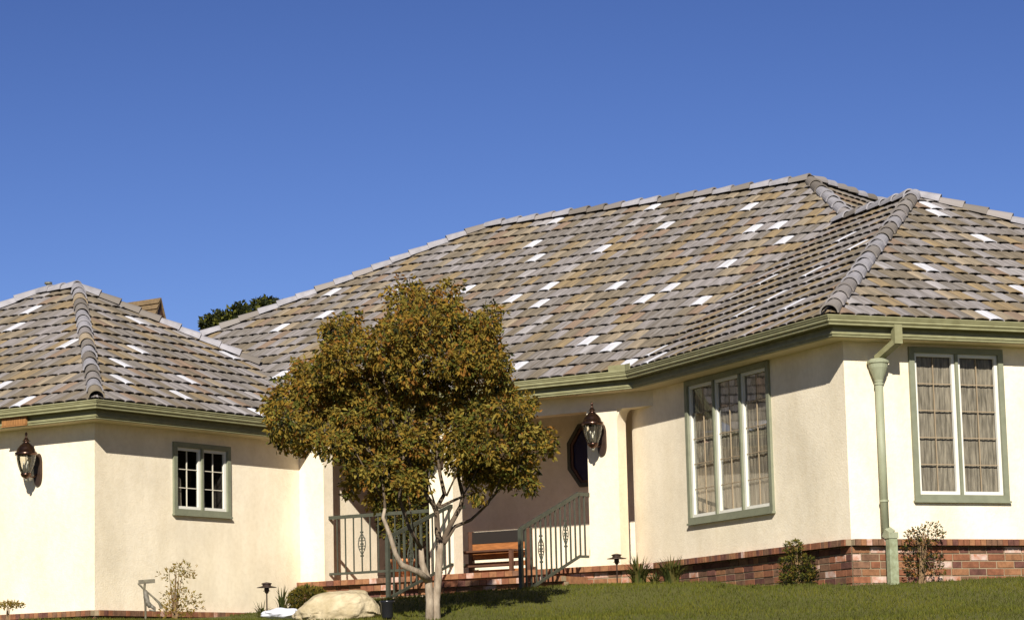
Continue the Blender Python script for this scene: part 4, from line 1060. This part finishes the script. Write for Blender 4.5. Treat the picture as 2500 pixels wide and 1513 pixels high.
# strappy clumps
def clump(name, label, cat, group, p, n, h, spread, mats, wid=0.011, droop=0.5):
    mb = MB(); loc = Vector((p.x, p.y, p.z))
    for k in range(n):
        a = R.uniform(0, 2 * math.pi); hh = h * R.uniform(0.55, 1.1); out_ = spread * R.uniform(0.15, 1.0); b = Vector((math.cos(a), math.sin(a), 0)); st = b * R.uniform(0, spread * 0.35)
        prev = None; sd_ = Vector((-b.y, b.x, 0)); w0 = wid * R.uniform(0.7, 1.3); mi = R.randrange(len(mats))
        for i in range(6):
            t = i / 5; c = st + b * out_ * t * t + Z3 * (hh * (t - droop * R.uniform(0.7, 1.0) * t ** 3 * out_ / spread)) - Z3 * 0.03 * (1 - t)
            w_ = w0 * (1 - t ** 2 * 0.95); cur = (c - sd_ * w_, c + sd_ * w_)
            if prev: mb.poly([prev[0], prev[1], cur[1], cur[0]], mi)
            prev = cur
    o = bpy.data.objects.new(name, mb.mesh(name, mats)); COL.objects.link(o); o.location = loc; return tag(o, label, cat, group)
CL = [leafm('blade_green', (0.10, 0.11, 0.022)), leafm('blade_dark', (0.05, 0.06, 0.014)), leafm('blade_olive', (0.13, 0.11, 0.03))]
clump('daylily_clump', 'strappy green clump beside the left path light', 'plant', 'strappy garden plants', gpt(690, 1488, 34.6) + Z3 * 0.05, 26, 0.36, 0.16, CL, 0.014)
clump('daylily_clump', 'thin arching grassy clump left of the left path light', 'plant', 'strappy garden plants', gpt(640, 1495, 34.4) + Z3 * 0.04, 24, 0.22, 0.22, CL, 0.008, 0.9)
clump('daylily_clump', 'strappy green clump just right of the right path light', 'plant', 'strappy garden plants', gpt(1560, 1425, 33.9), 95, 0.42, 0.26, CL, 0.015)
clump('daylily_clump', 'strappy green clump at the left end of the brick base', 'plant', 'strappy garden plants', gpt(1640, 1425, 33.4), 110, 0.38, 0.30, CL, 0.014)
clump('daylily_clump', 'low strappy clump between the two taller green clumps', 'plant', 'strappy garden plants', gpt(1600, 1427, 33.6), 40, 0.2, 0.2, CL)
for x_, y_ in ((1760, 30.8), (1832, 30.4)):
    clump('weed_tuft', 'small yellow green weed tuft ' + ('between the triple window and the low shrub' if x_ > 1800 else 'at the brick base under the triple window'), 'weed', None, gpt(x_, 1425, y_ + 0.9), 26, 0.07, 0.09, CL, 0.006)
# low mounded bush behind the boulder
def bush(name, label, group, c, rx, rz_, n, sz, pal, ground, canes=8, flat=False, tiers=None):
    t = thing(name, label, 'shrub', ground, group=group)
    cn = MB(); fo = MB()
    for k in range(canes):
        a = R.uniform(0, 6.28); q = Vector((c.x + math.cos(a) * rx * 0.5 * R.random(), c.y + math.sin(a) * rx * 0.4 * R.random(), c.z + rz_ * R.uniform(0.2, 0.9)))
        cn.tube([ground + Vector((R.uniform(-.04, .04), R.uniform(-.04, .04), -0.05)), (ground + q) / 2 + rv() * 0.02, q], [0.008, 0.006, 0.003], 5)
    cl = tiers or [(0, 0, 1)]
    for k in range(n):
        ox, oz, sc_ = R.choices(cl, [q[2] for q in cl])[0]
        v = rv(); v = v.normalized() * v.length ** 0.7
        p = c + Vector((ox, 0, oz)) + Vector((v.x * rx * (1 if not tiers else sc_), v.y * rx * 0.8, v.z * rz_ * (1 if not tiers else 0.28)))
        d0 = (v + rv() * 0.7 + Vector((0, 0, .2)))
        mi = R.choice(pal)
        for j in range(3): leaf(fo, p + rv() * sz * 0.5, d0 + rv() * 0.6, sz * R.uniform(0.7, 1.2), mi, 0.4)
    cn.build('canes', M['twigc'], t); fo.build('foliage', LV, t); return t
g_ = gpt(745, 1485, 35.2); bush('low_bush', 'low rounded green bush behind the boulder by the porch', None, aty(752, 1462, 35.2), 0.27, 0.17, 1500, 0.04, (1, 0, 0, 5), g_)
sh_ = 'nandina shrubs round the house'
# nandina right: in front of the R wall
Y = 30.55; g_ = gpt(2250, 1418, Y)
bush('nandina_shrub', 'reddish sparse shrub against the brick base right of the downspout', sh_, aty(2255, 1350, Y), 0.27, 0.30, 520, 0.035, (3, 5, 5, 1, 5), g_, 16, tiers=[(0.03, 0.22, 0.9), (-0.06, 0.10, 0.7), (0.0, -0.08, 0.9), (0.0, -0.2, 0.9), (0.1, 0.28, 0.5)])
Y = 31.2; g_ = gpt(1950, 1427, Y)
bush('nandina_shrub', 'small green shrub at the brick base between the triple window and the corner', sh_, aty(1948, 1375, Y), 0.27, 0.26, 980, 0.038, (0, 5, 1, 5, 1), g_, 12, tiers=[(-0.05, 0.2, 0.4), (0, 0.02, 0.9), (0.02, -0.1, 1), (0, -0.2, 0.9)])
Y = 34.4; p_ = aty(427, 1500, Y); g_ = Vector((p_.x, p_.y, p_.z))
bush('nandina_shrub', 'airy tiered olive shrub in front of the left side wall', sh_, aty(430, 1445, Y), 0.30, 0.34, 430, 0.04, (0, 2, 2, 0, 4), g_ - Z3 * 0.1, 12, tiers=[(0.0, 0.22, 0.85), (0.12, 0.30, 0.5), (0.0, 0.05, 0.35), (0.05, -0.05, 0.9), (0.08, -0.18, 1.0), (-0.02, -0.26, 0.8)])
Y = 33.6; p_ = aty(20, 1505, Y)
bush('nandina_shrub', 'flat topped little shrub at the left edge of the photo', sh_, aty(18, 1478, Y), 0.24, 0.10, 190, 0.035, (0, 2, 4), p_ - Z3 * 0.1, 6, tiers=[(0, 0.0, 0.9), (0.05, 0.02, 0.6)])
# potted plants by the entrance
pp = ps(4.75, FLOOR, 0.9)
pot = thing('potted_plant', 'leafy dark plant in a terracotta pot beside the entrance door', 'plant', pp)
m_ = MB(); m_.lathe([(0, 0.0), (0.13, 0), (0.17, 0.26), (0.19, 0.26), (0.19, 0.31), (0.16, 0.31), (0.15, 0.27), (0, 0.27)], 18); local(m_, 'pot', M['terracotta'], pot, True)
m_ = MB(); fo = MB()
for k in range(9): e = Vector((R.uniform(-.3, .3), R.uniform(-.3, .3), R.uniform(0.7, 1.5))); m_.tube([(0, 0, 0.25), e * 0.55, e], [0.010, 0.007, 0.003], 5)
for k in range(750):
    v = rv(); p = Vector((v.x * 0.36, v.y * 0.36, 0.95 + v.z * 0.6)); 
    for j in range(3): leaf(fo, p + rv() * .03, v + rv(), R.uniform(.05, .09), R.choice((1, 5, 0)), .5)
local(m_, 'stems', M['twigc'], pot); local(fo, 'foliage', LV, pot)

# weathered hose stand in the left bed
Yh = 32.8; hp = lambda x, y: aty(x, y, Yh)
hb = hp(356, 1515); hst = thing('hose_stand', 'weathered metal hose stand with a flat arm in the left bed', 'hose stand', Vector((hb.x, hb.y, hb.z - 0.1)))
mb = MB(); mb.tube([Vector((hb.x, Yh, hb.z - 0.12)), hp(355, 1475), hp(352, 1440), hp(354, 1418)], [0.013, 0.014, 0.016, 0.014], 8); mb.build('post', M['patinag'], hst)
mb = MB(); mb.bar(hp(338, 1420), hp(378, 1417), 0.022, 0.05); mb.build('top_arm', M['patinag'], hst)
mb = MB(); mb.tube([hp(337, 1423), hp(352, 1438), hp(372, 1455), hp(388, 1470), hp(394, 1484)], [0.012, 0.013, 0.012, 0.017, 0.02], 7); mb.build('brace', M['patinag'], hst)
mb = MB(); mb.tube([hp(355, 1440), hp(357, 1456), hp(360, 1470), hp(368, 1480)], [0.02, 0.036, 0.034, 0.03], 9); mb.tube([hp(366, 1476), hp(377, 1484), hp(379, 1490), hp(370, 1489), hp(364, 1488)], [0.026, 0.022, 0.014, 0.010, 0.01], 7); mb.build('valve_body', mat('weathered_grey_metal', (0.20, 0.18, 0.14), 0.6, 0, 25, col2=(0.10, 0.085, 0.06)), hst, smooth=True)

# ------------------------------------------------------------------ grass blades on the visible lawn
gr = MB(); vv, ff, mm = [], [], []
# footprint test against house walls
def outside(x, y):
    p = Vector((x, y, 0))
    if (p - W).dot(u(L_)) > -0.02 and (p - W).dot(u(R_)) > -0.02 and False: return False
    fR = (p - W).dot(u(L_)) < -0.03; fL = (p - W).dot(u(R_)) < -0.03
    fP = (p - P0).dot(u(B_)) < -0.03; fB = (p - C).dot(u(A_)) < -0.35; fA = (p - C).dot(u(B_)) < -0.6
    # right wing occupies fR false & fL false; porch side: behind P plane
    if not fR and not fL: return False
    if not fP and fL: return False
    if not fB and not fA: return False
    step = -0.75 < (p - P0).dot(u(B_)) < 0 and 0.9 < (p - P0).dot(u(A_)) < 4.3
    return not step
n = 0
while n < 105000:
    y = 22.0 + (38.5 - 22.0) * R.random() ** 0.9; x = R.uniform(-0.19, 0.215) * y
    if not outside(x, y): n += 1; continue
    if x / y < -0.11 and y > 33.4: n += 1; continue
    n += 1
    z = gz(x, y) if n % 6 == 0 or n < 2 else None
    if z is None: z = gz(x, y)
    h = R.uniform(0.02, 0.045) * (1 if y > 26 else 0.9); a = R.uniform(0, 6.28); w_ = R.uniform(0.004, 0.009); lx, ly = R.uniform(-.02, .02), R.uniform(-.02, .02)
    k = len(vv); vv += [(x - math.cos(a) * w_, y - math.sin(a) * w_, z - 0.004), (x + math.cos(a) * w_, y + math.sin(a) * w_, z - 0.004), (x + lx, y + ly, z + h)]
    ff.append((k, k + 1, k + 2)); nn = noise.noise(Vector((x * 0.9, y * 0.5, 0))) + R.uniform(-.5, .5); mm.append(2 if nn < -0.22 else 0 if nn < 0.15 else 1)
me = bpy.data.meshes.new('grass'); me.from_pydata(vv, [], ff)
for m_ in GR: me.materials.append(m_)
me.polygons.foreach_set('material_index', mm)
o = bpy.data.objects.new('grass', me); COL.objects.link(o); o['kind'] = 'stuff'; tag(o, 'short green lawn grass in front of the house', 'grass')
